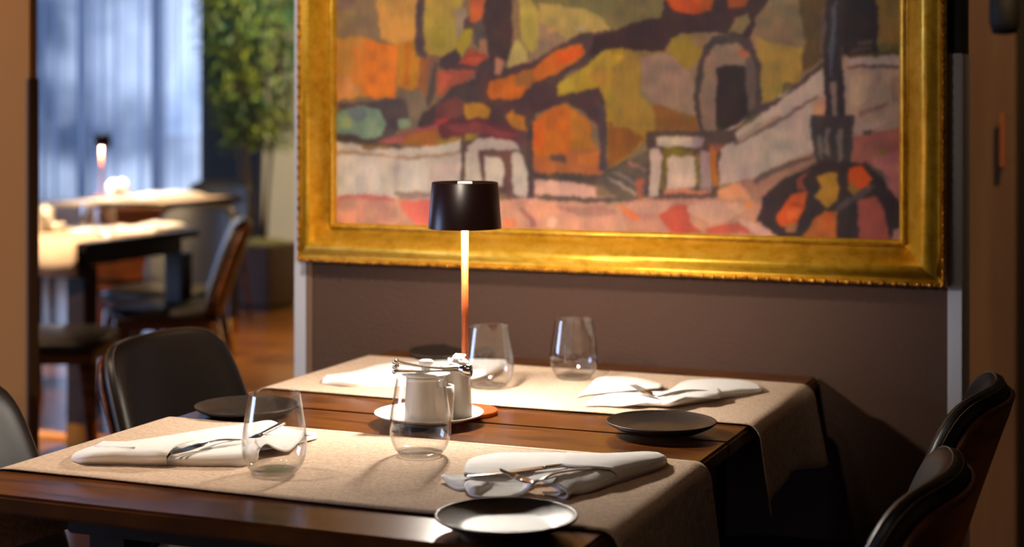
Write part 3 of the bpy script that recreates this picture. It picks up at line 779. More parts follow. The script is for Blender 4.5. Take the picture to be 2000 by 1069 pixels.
# ------------------------------------------------------------------ painting
PX0, PX1, PZ0, PZ1, PY = -1.621, -.469, 1.004, 1.90, 3.000
PAL = []  # traced colours already hold the light's falloff towards the right side
def pa(col, *pts): PAL.append((col, pts))
pa((125,100,75),(640,-20),(1790,-20),(1790,490),(640,490))
pa((140,112,80),(650,-10),(742,-10),(737,78),(650,78)); pa((132,102,88),(650,-10),(700,-10),(690,20),(650,22))
pa((197,140,68),(735,-10),(817,-10),(812,75),(790,88),(742,76))
pa((192,132,58),(655,75),(700,70),(720,75),(722,185),(655,200)); pa((217,118,38),(708,74),(775,86),(773,195),(735,192),(705,180))
pa((202,135,78),(660,150),(708,155),(705,182),(662,197)); pa((205,122,48),(690,90),(715,90),(712,170),(690,165))
pa((186,122,36),(775,82),(808,74),(812,110),(836,115),(830,160),(800,177),(775,168)); pa((190,108,30),(788,80),(800,80),(802,165),(790,165))
pa((150,90,55),(820,110),(850,112),(845,160),(828,195),(818,185))
pa((85,65,66),(817,-10),(834,-10),(829,60),(826,90),(832,112),(815,106),(808,85),(812,50))
pa((172,142,60),(833,-10),(908,-10),(897,60),(886,92),(880,106),(865,115),(837,106),(827,85),(826,50)); pa((160,135,50),(845,50),(870,50),(868,100),(845,95))
pa((152,127,104),(888,18),(912,16),(906,62),(890,80))
pa((85,62,62),(905,40),(930,20),(925,60),(905,65)); pa((168,142,42),(903,60),(922,55),(914,90),(900,112),(890,108),(888,86))
pa((188,92,50),(922,-10),(964,-10),(948,25),(930,47),(916,42))
pa((88,72,70),(925,45),(950,35),(955,100),(935,100),(922,80)); pa((160,108,78),(936,75),(950,75),(953,106),(934,102))
pa((168,70,48),(905,112),(915,98),(948,104),(950,126),(893,128)); pa((190,90,60),(915,110),(945,112),(940,120),(912,118))
pa((76,56,60),(858,118),(886,96),(900,112),(895,126),(950,130),(950,138),(872,141),(855,131))
pa((152,80,60),(853,140),(932,138),(916,156),(880,176),(853,192)); pa((178,88,64),(862,142),(880,148),(870,172),(856,185))
pa((120,90,75),(838,120),(854,118),(846,180),(834,190)); pa((82,66,66),(850,122),(854,124),(852,170),(846,195),(828,218),(836,190),(843,150))
pa((122,106,86),(785,176),(828,176),(834,210),(816,245),(800,245),(800,206))
pa((75,58,58),(935,125),(960,110),(1060,190),(1040,260),(930,262),(812,250),(822,225),(860,196),(890,166),(925,155))
pa((110,62,60),(850,205),(890,190),(930,210),(880,235),(850,238))
pa((85,70,70),(655,206),(740,195),(790,193),(802,240),(765,262),(745,275),(715,280),(655,278),(655,262),(740,262),(745,225),(700,205),(670,216))
pa((126,146,120),(655,222),(685,210),(715,206),(742,216),(754,240),(745,262),(722,272),(690,262),(655,262)); pa((104,116,116),(675,212),(712,207),(722,225),(700,238),(680,232)); pa((150,160,112),(662,225),(680,232),(690,250),(665,250))
pa((128,144,116),(775,236),(800,233),(802,248),(780,252))
pa((96,50,55),(845,226),(1032,236),(1034,280),(912,276),(860,270)); pa((130,60,62),(870,245),(930,240),(1020,262),(1015,270),(930,262),(880,258)); pa((150,60,60),(850,232),(885,226),(870,240),(850,245))
pa((152,76,76),(735,277),(780,262),(850,241),(856,250),(792,276),(745,283)); pa((180,90,85),(745,275),(785,266),(785,276),(750,281))
pa((157,96,45),(784,272),(800,262),(850,249),(858,266),(892,276),(840,284),(788,281)); pa((150,118,48),(840,272),(905,268),(906,280),(870,284))
pa((202,184,168),(650,272),(712,278),(742,290),(820,286),(904,274),(905,386),(650,388))
pa((86,70,56),(650,266),(742,278),(784,284),(782,289),(728,286),(650,277)); pa((142,106,66),(712,281),(764,284),(726,294),(708,289))
pa((168,132,106),(650,295),(720,299),(762,305),(822,302),(902,294),(902,300),(800,310),(730,306),(650,303))
pa((210,194,180),(660,306),(740,308),(745,372),(662,374)); pa((212,196,182),(780,312),(830,308),(835,372),(782,374)); pa((188,168,158),(768,310),(780,310),(776,372),(766,372)); pa((194,172,160),(835,306),(895,302),(896,350),(838,350))
pa((150,125,116),(768,375),(785,374),(855,377),(855,383),(782,388))
pa((202,146,122),(650,386),(1000,388),(1000,440),(1210,392),(1300,470),(1520,480),(1520,380),(1300,384),(1000,386),(1000,482),(650,482))
pa((188,136,110),(980,395),(1220,398),(1320,400),(1500,400),(1500,480),(980,480))
pa((202,112,100),(650,383),(700,378),(772,383),(772,391),(700,386),(650,389)); pa((216,110,95),(780,391),(855,388),(855,440),(812,440),(790,412)); pa((226,138,118),(700,400),(730,395),(725,420),(700,425)); pa((222,150,120),(662,410),(700,408),(690,440),(664,440)); pa((196,140,118),(705,398),(770,396),(765,432),(712,434))
pa((90,75,66),(900,268),(907,268),(904,360),(898,360)); pa((152,122,50),(907,263),(942,262),(926,276),(907,282))
pa((90,68,64),(907,278),(1032,276),(1034,388),(905,360)); pa((196,180,162),(907,296),(940,296),(941,360),(905,360)); pa((192,170,156),(912,288),(934,273),(980,270),(1010,279),(1018,294),(940,293),(918,302))
pa((104,72,66),(934,294),(1000,294),(1006,302),(999,384),(988,384),(990,312),(946,305),(943,360),(939,360)); pa((204,184,168),(946,305),(980,308),(989,332),(980,362),(946,358)); pa((188,172,160),(1000,300),(1015,298),(1031,322),(1031,356),(1026,386),(1001,378))
pa((102,66,66),(1006,250),(1031,262),(1031,297),(1012,282)); pa((76,60,60),(1030,200),(1042,200),(1041,388),(1028,388))
pa((190,134,110),(982,392),(1030,388),(1028,400),(985,405)); pa((202,118,82),(982,425),(1008,428),(1005,444),(984,444)); pa((205,160,135),(1070,425),(1090,428),(1085,446),(1068,444)); pa((150,100,90),(1010,405),(1022,400),(1050,440),(1040,442)); pa((200,140,110),(1020,400),(1060,396),(1120,404),(1090,420),(1040,425)); pa((160,112,98),(1080,405),(1180,402),(1210,420),(1140,425)); pa((196,138,112),(1100,425),(1210,430),(1208,450),(1120,448))
pa((170,145,66),(1012,-10),(1036,-10),(1052,20),(1053,92),(1040,107),(1020,82),(1016,40)); pa((128,98,72),(1001,-10),(1013,-10),(1017,60),(1006,92),(1000,92))
pa((116,100,60),(1036,-10),(1225,-10),(1225,62),(1165,62),(1150,30),(1052,12)); pa((142,112,86),(1052,30),(1085,60),(1108,76),(1062,106),(1030,136),(985,140),(1010,130),(1052,92)); pa((168,138,76),(1054,8),(1140,14),(1172,30),(1192,62),(1130,66),(1105,76),(1085,60),(1054,40)); pa((184,132,84),(1068,54),(1085,51),(1081,63),(1070,62)); pa((172,150,120),(1120,55),(1145,48),(1140,60))
pa((176,152,86),(994,96),(1012,78),(1030,100),(1026,130),(1005,137),(988,130))
pa((70,50,50),(952,-10),(998,-10),(1001,10),(1000,90),(986,122),(955,122),(950,60),(942,38))
pa((78,55,55),(938,150),(970,138),(1045,118),(1103,84),(1125,66),(1225,55),(1225,95),(1180,97),(1150,125),(1100,150),(1086,192),(1050,220),(1034,236),(960,236),(935,192))
pa((172,116,92),(965,113),(981,118),(978,146),(966,146))
pa((186,96,30),(949,178),(956,160),(990,148),(1040,134),(1075,106),(1120,85),(1136,85),(1144,100),(1120,125),(1075,150),(1038,162),(1018,190),(960,193)); pa((200,82,24),(1085,108),(1122,90),(1138,92),(1138,104),(1110,120),(1088,124)); pa((150,95,44),(1005,145),(1038,138),(1045,158),(1028,168),(1005,165))
pa((168,132,40),(1084,166),(1130,142),(1178,97),(1225,93),(1225,250),(1180,250),(1179,190),(1171,172),(1088,189)); pa((160,116,46),(1150,150),(1180,110),(1190,150),(1180,170)); pa((182,150,46),(1090,162),(1125,150),(1125,175),(1092,184))
pa((75,52,52),(1086,190),(1172,171),(1184,205),(1188,332),(1172,334),(1168,250),(1150,230),(1140,214),(1105,201),(1040,228),(1036,206))
pa((190,100,30),(1041,242),(1060,224),(1105,203),(1150,232),(1160,292),(1130,308),(1041,312)); pa((200,92,28),(1041,240),(1062,225),(1060,290),(1041,290)); pa((174,110,36),(1115,215),(1148,232),(1156,285),(1120,300))
pa((168,95,50),(1041,308),(1150,290),(1172,285),(1180,338),(1120,345),(1045,340)); pa((95,66,60),(1070,306),(1106,305),(1106,318),(1074,316)); pa((190,105,45),(1130,300),(1168,296),(1168,325),(1130,320)); pa((80,62,65),(1168,200),(1181,205),(1188,330),(1172,332))
pa((182,122,38),(905,205),(935,200),(960,215),(954,233),(912,233)); pa((178,112,40),(985,226),(1000,214),(1027,230),(1029,258),(1000,247))
pa((152,116,38),(1180,200),(1285,205),(1285,252),(1262,272),(1230,302),(1190,330),(1186,250)); pa((132,80,32),(1188,240),(1232,250),(1262,268),(1230,300),(1190,328)); pa((165,132,40),(1200,210),(1275,215),(1278,245),(1235,248),(1200,238))
pa((76,62,56),(1041,338),(1176,341),(1225,310),(1225,345),(1182,362),(1041,353)); pa((208,158,138),(1041,350),(1100,352),(1162,366),(1164,387),(1100,386),(1041,381)); pa((90,75,66),(1041,383),(1170,387),(1270,385),(1270,396),(1160,397),(1060,393))
pa((90,78,66),(1164,352),(1270,288),(1288,300),(1270,392),(1202,387)); pa((146,128,112),(1183,345),(1200,350),(1248,382),(1238,384)); pa((130,115,100),(1195,335),(1210,338),(1262,372),(1255,376)); pa((140,100,90),(1225,312),(1262,330),(1262,338),(1228,322)); pa((165,85,60),(1240,352),(1256,350),(1256,388),(1246,388))
pa((102,90,56),(1200,-10),(1294,-10),(1291,36),(1222,50),(1200,50))
pa((128,100,58),(1235,95),(1330,95),(1345,130),(1240,140))
pa((142,110,92),(1250,112),(1300,105),(1340,125),(1356,160),(1359,224),(1320,222),(1270,197),(1253,165)); pa((152,116,44),(1195,130),(1235,104),(1250,110),(1253,186),(1277,207),(1282,250),(1195,250)); pa((128,82,36),(1275,200),(1330,222),(1362,230),(1364,258),(1280,258))
pa((54,34,36),(1200,60),(1230,45),(1290,34),(1300,-10),(1505,-10),(1490,22),(1476,30),(1470,62),(1462,78),(1440,64),(1370,64),(1330,64),(1312,78),(1300,101),(1250,99),(1195,94),(1150,110),(1160,70))
pa((172,66,20),(1296,-10),(1396,-10),(1390,25),(1360,28),(1316,20)); pa((150,66,22),(1365,-10),(1396,-10),(1392,22),(1368,26)); pa((132,64,28),(1419,-10),(1466,-10),(1456,12),(1425,17))
pa((134,108,36),(1308,98),(1310,76),(1345,64),(1374,68),(1371,110),(1345,136),(1320,118)); pa((122,95,62),(1345,64),(1385,68),(1372,95),(1350,85)); pa((142,112,36),(1195,93),(1242,99),(1230,110),(1195,106))
pa((64,50,50),(1357,215),(1360,150),(1374,92),(1400,68),(1440,64),(1470,80),(1484,130),(1486,205),(1478,222),(1420,262),(1372,262),(1362,240))
pa((128,100,84),(1367,205),(1378,115),(1400,86),(1445,84),(1466,108),(1460,130),(1400,130),(1400,262),(1374,262)); pa((88,70,66),(1456,110),(1468,112),(1477,160),(1474,212),(1458,220)); pa((150,82,58),(1444,96),(1463,100),(1460,110),(1446,108))
pa((42,30,32),(1400,138),(1406,127),(1450,127),(1457,140),(1459,228),(1440,245),(1402,250)); pa((118,98,62),(1424,60),(1440,36),(1460,25),(1466,42),(1450,66))
pa((82,62,36),(1558,-10),(1617,-10),(1614,112),(1590,130),(1566,145),(1568,85)); pa((92,68,62),(1602,20),(1616,10),(1615,105),(1604,105)); pa((146,114,50),(1477,72),(1530,82),(1567,90),(1569,152),(1545,172),(1530,187),(1484,202),(1484,120)); pa((116,92,68),(1472,34),(1495,12),(1555,4),(1570,50),(1573,85),(1557,93),(1500,80),(1475,70)); pa((92,74,52),(1530,165),(1556,160),(1550,180),(1528,190))
pa((170,146,134),(1400,262),(1480,214),(1560,166),(1608,130),(1614,228),(1592,238),(1592,302),(1500,345),(1432,358),(1404,362),(1402,300))
pa((70,55,56),(1478,206),(1530,190),(1570,152),(1610,120),(1611,131),(1560,172),(1480,228),(1440,254),(1408,272),(1396,262),(1440,246)); pa((98,82,40),(1438,246),(1480,222),(1482,228),(1440,254))
pa((108,84,80),(1430,278),(1500,243),(1598,186),(1600,190),(1505,250),(1432,284)); pa((150,122,108),(1410,285),(1440,265),(1520,222),(1522,230),(1450,272)); pa((182,126,100),(1590,196),(1611,190),(1611,226),(1592,234))
pa((76,58,52),(1264,256),(1432,254),(1440,274),(1408,285),(1404,382),(1262,392)); pa((188,163,145),(1280,268),(1366,266),(1368,284),(1300,290),(1281,283)); pa((150,125,125),(1355,268),(1378,270),(1370,286),(1350,288)); pa((184,158,142),(1268,290),(1285,286),(1293,310),(1291,342),(1286,382),(1268,387)); pa((116,96,30),(1291,290),(1352,291),(1352,303),(1310,302),(1303,311),(1299,372),(1292,368),(1295,312)); pa((194,164,146),(1302,309),(1315,303),(1356,305),(1359,366),(1304,373)); pa((154,124,124),(1367,294),(1389,294),(1389,368),(1367,368)); pa((112,96,45),(1358,300),(1366,300),(1366,362),(1358,362)); pa((168,96,30),(1387,285),(1401,288),(1403,362),(1390,362)); pa((122,70,60),(1384,280),(1418,284),(1400,296)); pa((192,116,86),(1299,370),(1388,370),(1388,379),(1299,379)); pa((92,66,56),(1290,379),(1432,377),(1432,385),(1290,388))
pa((176,120,98),(1260,388),(1500,386),(1500,480),(1230,480),(1210,400)); pa((184,134,112),(1235,396),(1312,391),(1302,416),(1256,420),(1214,406)); pa((212,112,60),(1202,397),(1252,424),(1242,433),(1225,426)); pa((178,72,52),(1288,420),(1320,400),(1346,404),(1350,440),(1372,458),(1310,456)); pa((190,140,118),(1344,415),(1392,438),(1420,430),(1470,400),(1380,392),(1345,402)); pa((178,76,60),(1378,446),(1440,434),(1464,454),(1382,460)); pa((192,146,130),(1438,424),(1505,446),(1505,470),(1450,442)); pa((196,130,92),(1400,372),(1465,350),(1475,358),(1460,385),(1405,390)); pa((208,120,70),(1450,388),(1466,395),(1470,410),(1455,400))
pa((150,106,88),(1440,356),(1500,335),(1592,292),(1592,312),(1530,350),(1490,385),(1475,400),(1462,380)); pa((96,72,66),(1468,348),(1530,322),(1590,300),(1592,306),(1530,332),(1475,356))
pa((38,28,32),(1640,-10),(1711,-10),(1717,102),(1650,112)); pa((76,56,56),(1678,78),(1710,76),(1706,85),(1676,86)); pa((70,52,54),(1665,92),(1705,90),(1702,98),(1662,102)); pa((126,94,42),(1712,-10),(1790,-10),(1790,102),(1718,100)); pa((95,80,38),(1716,85),(1790,88),(1790,104),(1718,104))
pa((158,128,110),(1652,108),(1790,106),(1790,250),(1700,262),(1664,270),(1648,226),(1648,140)); pa((164,138,132),(1655,112),(1790,107),(1790,124),(1660,126)); pa((76,60,26),(1652,106),(1700,102),(1790,97),(1790,104),(1660,112)); pa((86,66,66),(1655,130),(1690,127),(1790,125),(1790,131),(1690,133),(1660,137)); pa((172,142,118),(1660,150),(1700,145),(1690,200),(1655,215)); pa((130,98,88),(1675,218),(1735,200),(1730,208),(1680,232)); pa((140,105,92),(1740,150),(1790,140),(1790,190),(1745,200))
pa((45,34,40),(1612,-10),(1646,-10),(1649,228),(1611,228)); pa((76,71,84),(1622,12),(1634,-5),(1633,90),(1628,152),(1622,150)); pa((112,96,86),(1622,160),(1633,158),(1633,228),(1622,228))
pa((152,86,76),(1663,272),(1700,264),(1790,236),(1790,400),(1752,384),(1716,337),(1690,322),(1663,322)); pa((166,96,94),(1698,310),(1790,286),(1790,400),(1752,384),(1718,340)); pa((125,106,46),(1712,300),(1730,292),(1733,302),(1718,306)); pa((166,135,125),(1665,245),(1700,240),(1740,232),(1725,245),(1690,262),(1668,262)); pa((70,62,60),(1682,258),(1705,255),(1700,264),(1686,266))
pa((60,48,51),(1586,226),(1666,226),(1663,300),(1661,326),(1645,338),(1600,330),(1590,290)); pa((116,96,86),(1613,250),(1622,250),(1620,312),(1610,302)); pa((112,92,82),(1636,252),(1646,250),(1646,326),(1637,330)); pa((98,86,86),(1597,260),(1608,260),(1606,318),(1598,300))
pa((50,36,38),(1478,432),(1486,386),(1530,350),(1562,334),(1600,318),(1690,318),(1722,345),(1757,396),(1764,480),(1540,480),(1500,441)); pa((90,75,72),(1690,318),(1720,330),(1735,350),(1718,345))
pa((192,76,24),(1514,422),(1530,400),(1545,377),(1582,374),(1573,395),(1571,412),(1556,436),(1530,442),(1518,436)); pa((205,96,40),(1535,415),(1565,405),(1558,425),(1540,428)); pa((165,62,20),(1540,396),(1572,402),(1570,408),(1542,402)); pa((150,100,60),(1535,436),(1560,436),(1552,455),(1538,456))
pa((168,118,36),(1596,345),(1636,340),(1638,366),(1633,391),(1615,403),(1591,385),(1605,366)); pa((198,76,20),(1659,330),(1680,321),(1703,351),(1696,362),(1666,376),(1657,351)); pa((132,96,40),(1657,352),(1666,358),(1680,372),(1668,380),(1657,374)); pa((168,88,36),(1566,462),(1590,426),(1610,408),(1633,411),(1634,480),(1566,480)); pa((188,78,30),(1611,409),(1624,410),(1622,445),(1612,440)); pa((138,64,44),(1558,346),(1586,329),(1566,352),(1580,376),(1559,368)); pa((78,62,68),(1620,406),(1655,385),(1700,360),(1712,366),(1660,400),(1640,412)); pa((152,72,64),(1669,394),(1706,382),(1722,402),(1742,480),(1680,480)); pa((168,118,108),(1744,452),(1790,440),(1790,480),(1740,480))
PAINT_GAIN = .87
def painting():
    nx, nz = 640, 480
    X, Z = np.meshgrid(np.linspace(PX0, PX1, nx), np.linspace(PZ0, PZ1, nz)); X = X.ravel(); Z = Z.ravel()
    a = X * c_ + PY * s_; d = -X * s_ + PY * c_
    px = CX + F * a / d; py = HY - F * (Z - CZ) / d
    up = py < -8
    py = np.where(up, np.abs(py + 8) - 8, py); px = np.where(up, px + 0.18 * np.abs(py), px)
    rng = np.random.RandomState(3)
    def vnoise(u, v, seed):
        r = np.random.RandomState(seed).rand(256, 256)
        iu, iv = np.floor(u).astype(int), np.floor(v).astype(int); fu, fv = u - iu, v - iv
        fu = fu * fu * (3 - 2 * fu); fv = fv * fv * (3 - 2 * fv)
        g = lambda a, b: r[a % 256, b % 256]
        return (g(iu, iv) * (1 - fu) + g(iu + 1, iv) * fu) * (1 - fv) + (g(iu, iv + 1) * (1 - fu) + g(iu + 1, iv + 1) * fu) * fv - .5
    wx = px + 4 * vnoise(px / 16, py / 16, 1) + 6 * vnoise(px / 45, py / 45, 11) + 3 * vnoise(px / 5, py / 5, 2)
    wy = py + 4 * vnoise(px / 16, py / 16, 3) + 6 * vnoise(px / 45, py / 45, 12) + 4 * vnoise(px / 5, py / 5, 4)
    C = np.zeros((len(px), 3)); T = np.zeros(len(px))
    for i, (col, pts) in enumerate(PAL):
        P = np.array(pts, float)
        sel = np.nonzero((wx >= P[:, 0].min()) & (wx <= P[:, 0].max()) & (wy >= P[:, 1].min()) & (wy <= P[:, 1].max()))[0]
        ins = sel[inside(wx[sel], wy[sel], P)]
        C[ins] = np.array(col) / 255.; T[ins] = i
    # blend neighbouring strokes a little, then brush texture
    G = C.reshape(nz, nx, 3)
    for _ in range(5):
        Gp = np.pad(G, ((1, 1), (1, 1), (0, 0)), 'edge')
        G = (Gp[:-2, 1:-1] + Gp[2:, 1:-1] + Gp[1:-1, :-2] + Gp[1:-1, 2:] + 2 * G) / 6
    C = G.reshape(-1, 3)
    n1 = vnoise(px / 22, py / 22, 5)[:, None]; n2 = vnoise(px / 5.0 + T * 3.3, py / 17 + T * 7.7, 6)[:, None]; n3 = vnoise(px / 2, py / 2, 8)[:, None]
    C = np.clip(C * (1 + .16 * n1 + .06 * n2 + .05 * n3) + np.concatenate([n1, vnoise(px / 30, py / 30, 9)[:, None], -n1], 1) * .03, 0, 1)
    L = np.where(C <= .04045, C / 12.92, ((C + .055) / 1.055) ** 2.4)
    L = np.clip(L * PAINT_GAIN, 0, 1)
    h = .0006 * (n2[:, 0] + n1[:, 0])
    V = np.stack([X, np.full(X.shape, PY) - h, Z], 1)
    ii = np.arange(nx - 1)[None, :] + np.arange(nz - 1)[:, None] * nx; ii = ii.ravel()
    Fq = np.stack([ii, ii + 1, ii + nx + 1, ii + nx], 1)
    me = bpy.data.meshes.new('canvas'); me.from_pydata(V.tolist(), [], Fq.tolist()); me.update()
    ca = me.color_attributes.new('paint', 'FLOAT_COLOR', 'POINT')
    ca.data.foreach_set('color', np.concatenate([L, np.ones((len(L), 1))], 1).ravel())
    m = mat('oil_paint_on_canvas', (1, 1, 1, 1), .6, spec=.25, bump=(700, .12, .0005)); t = m.node_tree
    at_ = t.nodes.new('ShaderNodeAttribute'); at_.attribute_name = 'paint'; t.links.new(at_.outputs['Color'], t.nodes['Principled BSDF'].inputs['Base Color'])
    return me, m
fp = empty('framed_painting', (0, 0, 0), 'large abstract village painting in a wide gold frame on the mauve wall', 'painting')
me, m = painting(); link('canvas', me, m, fp)
box('backing_board', (PX0, PY + .003, PZ0), (PX1, PY + .018, PZ1), M['wood_dark'], fp)
# frame: profile (distance outward from the picture edge, depth toward the room)
PROF = [(-.004, .000), (-.004, .012), (.001, .016), (.005, .015), (.007, .010), (.011, .009), (.015, .011), (.022, .020), (.031, .032), (.041, .041), (.048, .0445), (.055, .0420), (.063, .0330), (.070, .0225), (.0745, .0180), (.0765, .0185), (.082, .021), (.086, .019), (.087, .014), (.087, -.012), (-.004, -.012)]
PROF = [(o * .90, d) for o, d in PROF]
def rail(p, q, inw, nm, w=1.0):
    # p, q picture corners (x,z); inw outward direction (x,z)
    V, Fc = [], []
    d = Vector((q[0] - p[0], q[1] - p[1])).normalized()
    for end, sg in ((p, -1), (q, 1)):
        for o, dep in PROF:
            V.append((end[0] + inw[0] * o + d.x * o * sg, PY - dep, end[1] + inw[1] * o + d.y * o * sg))
    n = len(PROF)
    for k in range(n):
        k2 = (k + 1) % n; Fc.append((k, k2, n + k2, n + k))
    Fc.append(tuple(range(n))[::-1]); Fc.append(tuple(range(n, 2 * n)))
    o = mesh(nm, V, Fc, M['gold'], fp, smooth=False)
    bmx = bmesh.new(); bmx.from_mesh(o.data); bmesh.ops.recalc_face_normals(bmx, faces=bmx.faces); bmx.to_mesh(o.data); bmx.free()
    o.data.polygons.foreach_set('use_smooth', [len(f.vertices) == 4 for f in o.data.polygons])
    # beading: large ovals with pairs of small pearls on the outer edge, fine pearls at the sight edge
    bm = bmesh.new(); Ln = math.hypot(q[0] - p[0], q[1] - p[1])
    ang = math.atan2(d.y, d.x)
    def bead(s, off_, dep, rx, rz):
        c = Vector((p[0] + d.x * s + inw[0] * off_, PY - dep, p[1] + d.y * s + inw[1] * off_))
        Mx = Matrix.Translation(c) @ Matrix.Rotation(-ang, 4, 'Y') @ Matrix.Diagonal((rx, rz, rz, 1))
        bmesh.ops.create_icosphere(bm, subdivisions=2 if rx > .003 else 1, radius=1, matrix=Mx)
    s = -.071; k = 0
    while s < Ln + .073:
        if k % 3 == 0: bead(s, .0742, .0215, .0058, .0044); s += .0085
        else: bead(s, .0742, .0210, .0029, .0033); s += .0068 if k % 3 == 2 else .0056
        k += 1
    frombm('outer_beading', bm, M['gold_bead'], o, smooth=True)
    bm = bmesh.new(); s = 0
    while s < Ln: bead(s, .0058, .0135, .0019, .0019); s += .0046
    frombm('pearl_beading', bm, M['gold_bead'], o, smooth=True)
rail((PX0, PZ0), (PX1, PZ0), (0, -1), 'bottom_rail'); rail((PX0, PZ1), (PX1, PZ1), (0, 1), 'top_rail')
rail((PX0, PZ0), (PX0, PZ1), (-1, 0), 'side_rail'); rail((PX1, PZ0), (PX1, PZ1), (1, 0), 'side_rail')

# ------------------------------------------------------------------ far dining area
def far_table(x0, x1, y0, y1, label, cap=True):
    t = empty('dining_table', ((x0 + x1) / 2, (y0 + y1) / 2, 0), label, 'table', 'tables in the far dining room')
    w2, d2 = (x1 - x0) / 2, (y1 - y0) / 2
    box('table_top', (-w2, -d2, .72), (w2, d2, .75), M['wood_dark'], t, bev=.003)
    box('apron', (-w2 + .05, -d2 + .05, .66), (w2 - .05, d2 - .05, .7195), M['wood_dark'], t)
    for sx in (-1, 1):
        for sy in (-1, 1):
            cx, cy = sx * (w2 - .06), sy * (d2 - .06)
            l = box('leg', (cx - .04, cy - .04, .09), (cx + .04, cy + .04, .66), M['wood_dark'], t, bev=.003)
            box('brass_foot', (cx - .0405, cy - .0405, 0), (cx + .0405, cy + .0405, .09), M['brass'], l)
    return t
far_table(-4.52, -3.665, 4.90, 5.64, 'dark table with beige cloth in the far room, nearest behind the partition')
far_table(-5.52, -4.76, 6.76, 7.76, 'dark table with white cloth farther back by the curtained window')
def cloth(x0, x1, y0, y1, drop, label, side):
    V, Fc = [], []; zt = .7515
    if side == 'y': path = [(y0 - .008, zt - drop), (y0 - .008, zt - drop / 2), (y0 - .006, zt - .01), (y0 + .004, zt)] + [(y0 + (y1 - y0) * k / 10, zt) for k in range(1, 11)]
    n = 24
    for i in range(n + 1):
        x = x0 + (x1 - x0) * i / n
        for (y, z) in path: V.append((x, y - (.008 * math.sin(i * .7) if z < zt - .05 else 0), z))
    m_ = len(path)
    for i in range(n):
        for k in range(m_ - 1): a = i * m_ + k; Fc.append((a, a + m_, a + m_ + 1, a + 1))
    o = mesh('table_runner', V, Fc, M['linen']); so = o.modifiers.new('s', 'SOLIDIFY'); so.thickness = .002; so.offset = 0
    tag(o, label, 'table runner', 'runners in the far dining room'); return o
cloth(-4.30, -3.70, 4.90, 5.5, .125, 'beige cloth hanging over the front of the nearest far table', 'y')
cloth(-5.35, -4.80, 6.76, 7.70, .10, 'white-looking cloth on the farthest table beside the window', 'y')
lx, ly = cam_xy(198, 8.85)
table_lamp(lx, ly, .753, 'small lit table lamp on the farthest table, before the blue curtain', sc=.90, energy=30)
def at_obj(px, py, z): p = at(px, py, z); return p.x, p.y
# shakers and cups on the nearest far table
for k, (px, py, lb, h, r) in enumerate(((66, 455, 'tall white canister beside the partition on the far table', .105, .033), (89, 452, 'second white canister, slightly right, on the far table', .098, .036), (112, 452, 'low white cup right of the two canisters', .035, .030))):
    x, y = at_obj(px, py, .753)
    if k < 2:
        o = lathe('canister', [(0, 0), (r, 0), (r * 1.02, .01), (r * .95, h * .9), (r * .8, h * .97), (r * .3, h), (0, h)], M['china'], loc=(x, y, .7535), n=32)
        lathe('lid', [(0, h), (r * .25, h), (r * .28, h + .008), (0, h + .012)], M['china'], o, n=16); tag(o, lb, 'canister')
    else:
        o = lathe('cup', [(0, .003), (r * .6, .003), (r * .62, 0), (r * .7, 0), (r, h * .6), (r * 1.05, h), (r, h), (r * .93, h * .6), (r * .6, .008), (0, .006)], M['china'], loc=(x, y, .7535), n=32); tag(o, lb, 'cup')
def far_napkin(px, py, w2, d2, rz, lb):
    x, y = at_obj(px, py, .753); V, Fc = [], []; n = 12
    for i in range(n + 1):
        for j in range(n + 1):
            u, v = i / n * 2 - 1, j / n * 2 - 1; e = max(0, 1 - max(abs(u), abs(v)) ** 6)
            V.append((u * w2, v * d2, .001 + e * (.016 + .012 * noise.noise((u * 2 + px, v * 2, 1)) + .008 * math.sin(u * 4 + v * 3))))
    for i in range(n):
        for j in range(n): a = i * (n + 1) + j; Fc.append((a, a + n + 1, a + n + 2, a + 1))
    o = mesh('napkin', V, Fc, M['napkin']); o.location = (x, y, .7535); o.rotation_euler.z = rz
    so = o.modifiers.new('s', 'SOLIDIFY'); so.thickness = .002
    tag(o, lb, 'napkin', 'napkins in the far dining room')
far_napkin(225, 453, .17, .07, .6, 'crumpled white napkin at the middle of the nearest far table')
far_napkin(300, 446, .13, .06, 1.2, 'white napkin near the right side of the nearest far table')
far_napkin(330, 383, .20, .07, .9, 'white napkin on the farthest table, right of the lit lamp')
far_napkin(285, 388, .12, .08, .3, 'white napkin on the farthest table close to the bright pots')
for (px, py, lb) in ((222, 385, 'white pot glowing under the far lamp'), (240, 384, 'second white pot right beside the far lamp pot')):
    x, y = at_obj(px, py, .753)
    o = lathe('sugar_pot', [(0, 0), (.036, 0), (.037, .01), (.034, .075), (.02, .082), (.008, .085), (.009, .094), (0, .096)], M['china'], loc=(x, y, .7535), n=32); tag(o, lb, 'pot', 'pots under the far lamp')
for (px, py, lb) in ((178, 456, 'clear glass on the nearest far table, before the lit lamp'), (205, 470, 'clear glass at the front edge of the nearest far table')):
    x, y = at_obj(px, py - 8, .753); k = copy_tree(gl0); k.location = (x, y, .7535); k['label'] = lb; k['group'] = 'glasses in the far dining room'
x, y = at_obj(372, 440, .752)
o = lathe('side_plate', plate_prof(.09), M['plate'], loc=(x - .08, y - .1, .7515), n=48); tag(o, 'dark side plate at the far right corner of the nearest far table', 'plate')

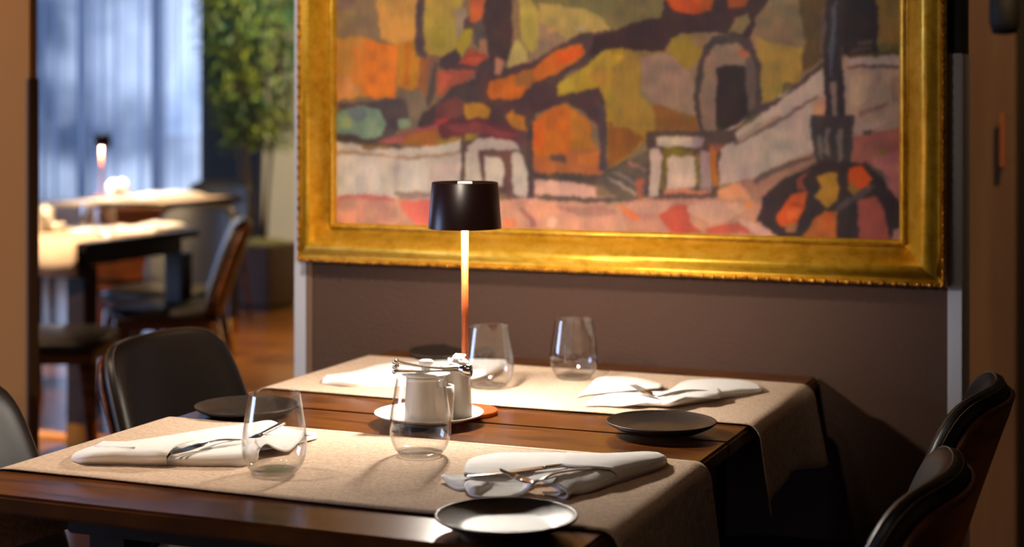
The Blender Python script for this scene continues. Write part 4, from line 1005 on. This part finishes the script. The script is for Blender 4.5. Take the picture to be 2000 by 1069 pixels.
FG = 'dark chairs in the far dining room'
place(-3.62, 4.62, R(24), 'dark chair in the far room standing side-on behind the partition', FG)
place(-3.70, 5.48, R(212), 'dark chair in the far room at the right of the beige-clothed table', FG)
place(-4.05, 5.98, R(-90), 'dark chair behind the beige-clothed far table, facing the viewer', FG)
place(-4.80, 5.60, 0, 'dark chair on the left side of the beige-clothed far table', FG)
place(-5.20, 8.04, R(-80), 'dark chair beyond the farthest table, beside the plant', FG)
place(-5.82, 7.42, 0, 'dark chair left of the farthest table, before the curtain', FG)
place(-4.62, 6.55, R(120), 'dark chair between the two far tables, turned to the window', FG)

# ------------------------------------------------------------------ plant
def plant():
    x, y = cam_xy(503, 10.1)
    t = empty('potted_tree', (x, y, 0), 'leafy green indoor tree in a dark planter beside the curtain', 'plant')
    bm = bmesh.new(); bm_box(bm, (-.20, -.20, .04), (.20, .20, .40), .01); bm_box(bm, (-.17, -.17, 0), (.17, .17, .04))
    frombm('planter', bm, M['planter'], t)
    bm = bmesh.new(); bmesh.ops.create_icosphere(bm, subdivisions=3, radius=1, matrix=Matrix.Translation((0, 0, .40)) @ Matrix.Diagonal((.19, .19, .035, 1)))
    frombm('moss', bm, M['moss'], t, smooth=True)
    rnd = random.Random(5); V, Fc = [], []; tips = []
    for k in range(9):
        a = rnd.uniform(0, 6.28); b = Vector((.05 * math.cos(a), .05 * math.sin(a), .4)); top = Vector((.30 * math.cos(a) * rnd.uniform(.3, 1), .30 * math.sin(a) * rnd.uniform(.3, 1), rnd.uniform(1.8, 2.5)))
        pth = [b.lerp(top, u) + Vector((0, 0, 0)) + Vector((math.cos(a), math.sin(a), 0)) * .08 * math.sin(u * 3) * u for u in np.linspace(0, 1, 9)]
        tube_data(pth, [.012 - .009 * u for u in np.linspace(0, 1, 9)], 6, V, Fc); tips.append(pth)
    mesh('stem', V, Fc, M['stem'], t)
    V, Fc = [], []
    for _ in range(9000):
        th = rnd.uniform(0, 6.28); rr = .30 * math.sqrt(rnd.random()); z = 1.0 + 1.55 * rnd.random() ** .9
        k = (z - 1.0) / 1.55; rad = rr * (.55 + .6 * math.sin(min(1, k * 1.6 + .15) * 1.6))
        c = Vector((math.cos(th) * rad, math.sin(th) * rad, z)) + Vector((rnd.gauss(0, .03), rnd.gauss(0, .03), rnd.gauss(0, .03)))
        d = Vector((math.cos(th) + rnd.gauss(0, .5), math.sin(th) + rnd.gauss(0, .5), rnd.uniform(-1.1, .35))).normalized()
        sd = d.cross(Vector((rnd.gauss(0, .3), rnd.gauss(0, .3), 1))).normalized(); L = rnd.uniform(.045, .085); wd = L * .13; up = sd.cross(d)
        b = len(V); V += [c, c + d * L * .4 + sd * wd + up * .004, c + d * L, c + d * L * .4 - sd * wd + up * .004]; Fc.append((b, b + 1, b + 2, b + 3))
    f = mesh('foliage', V, Fc, M['leaf'], t, smooth=False); f['kind'] = 'stuff'
plant()
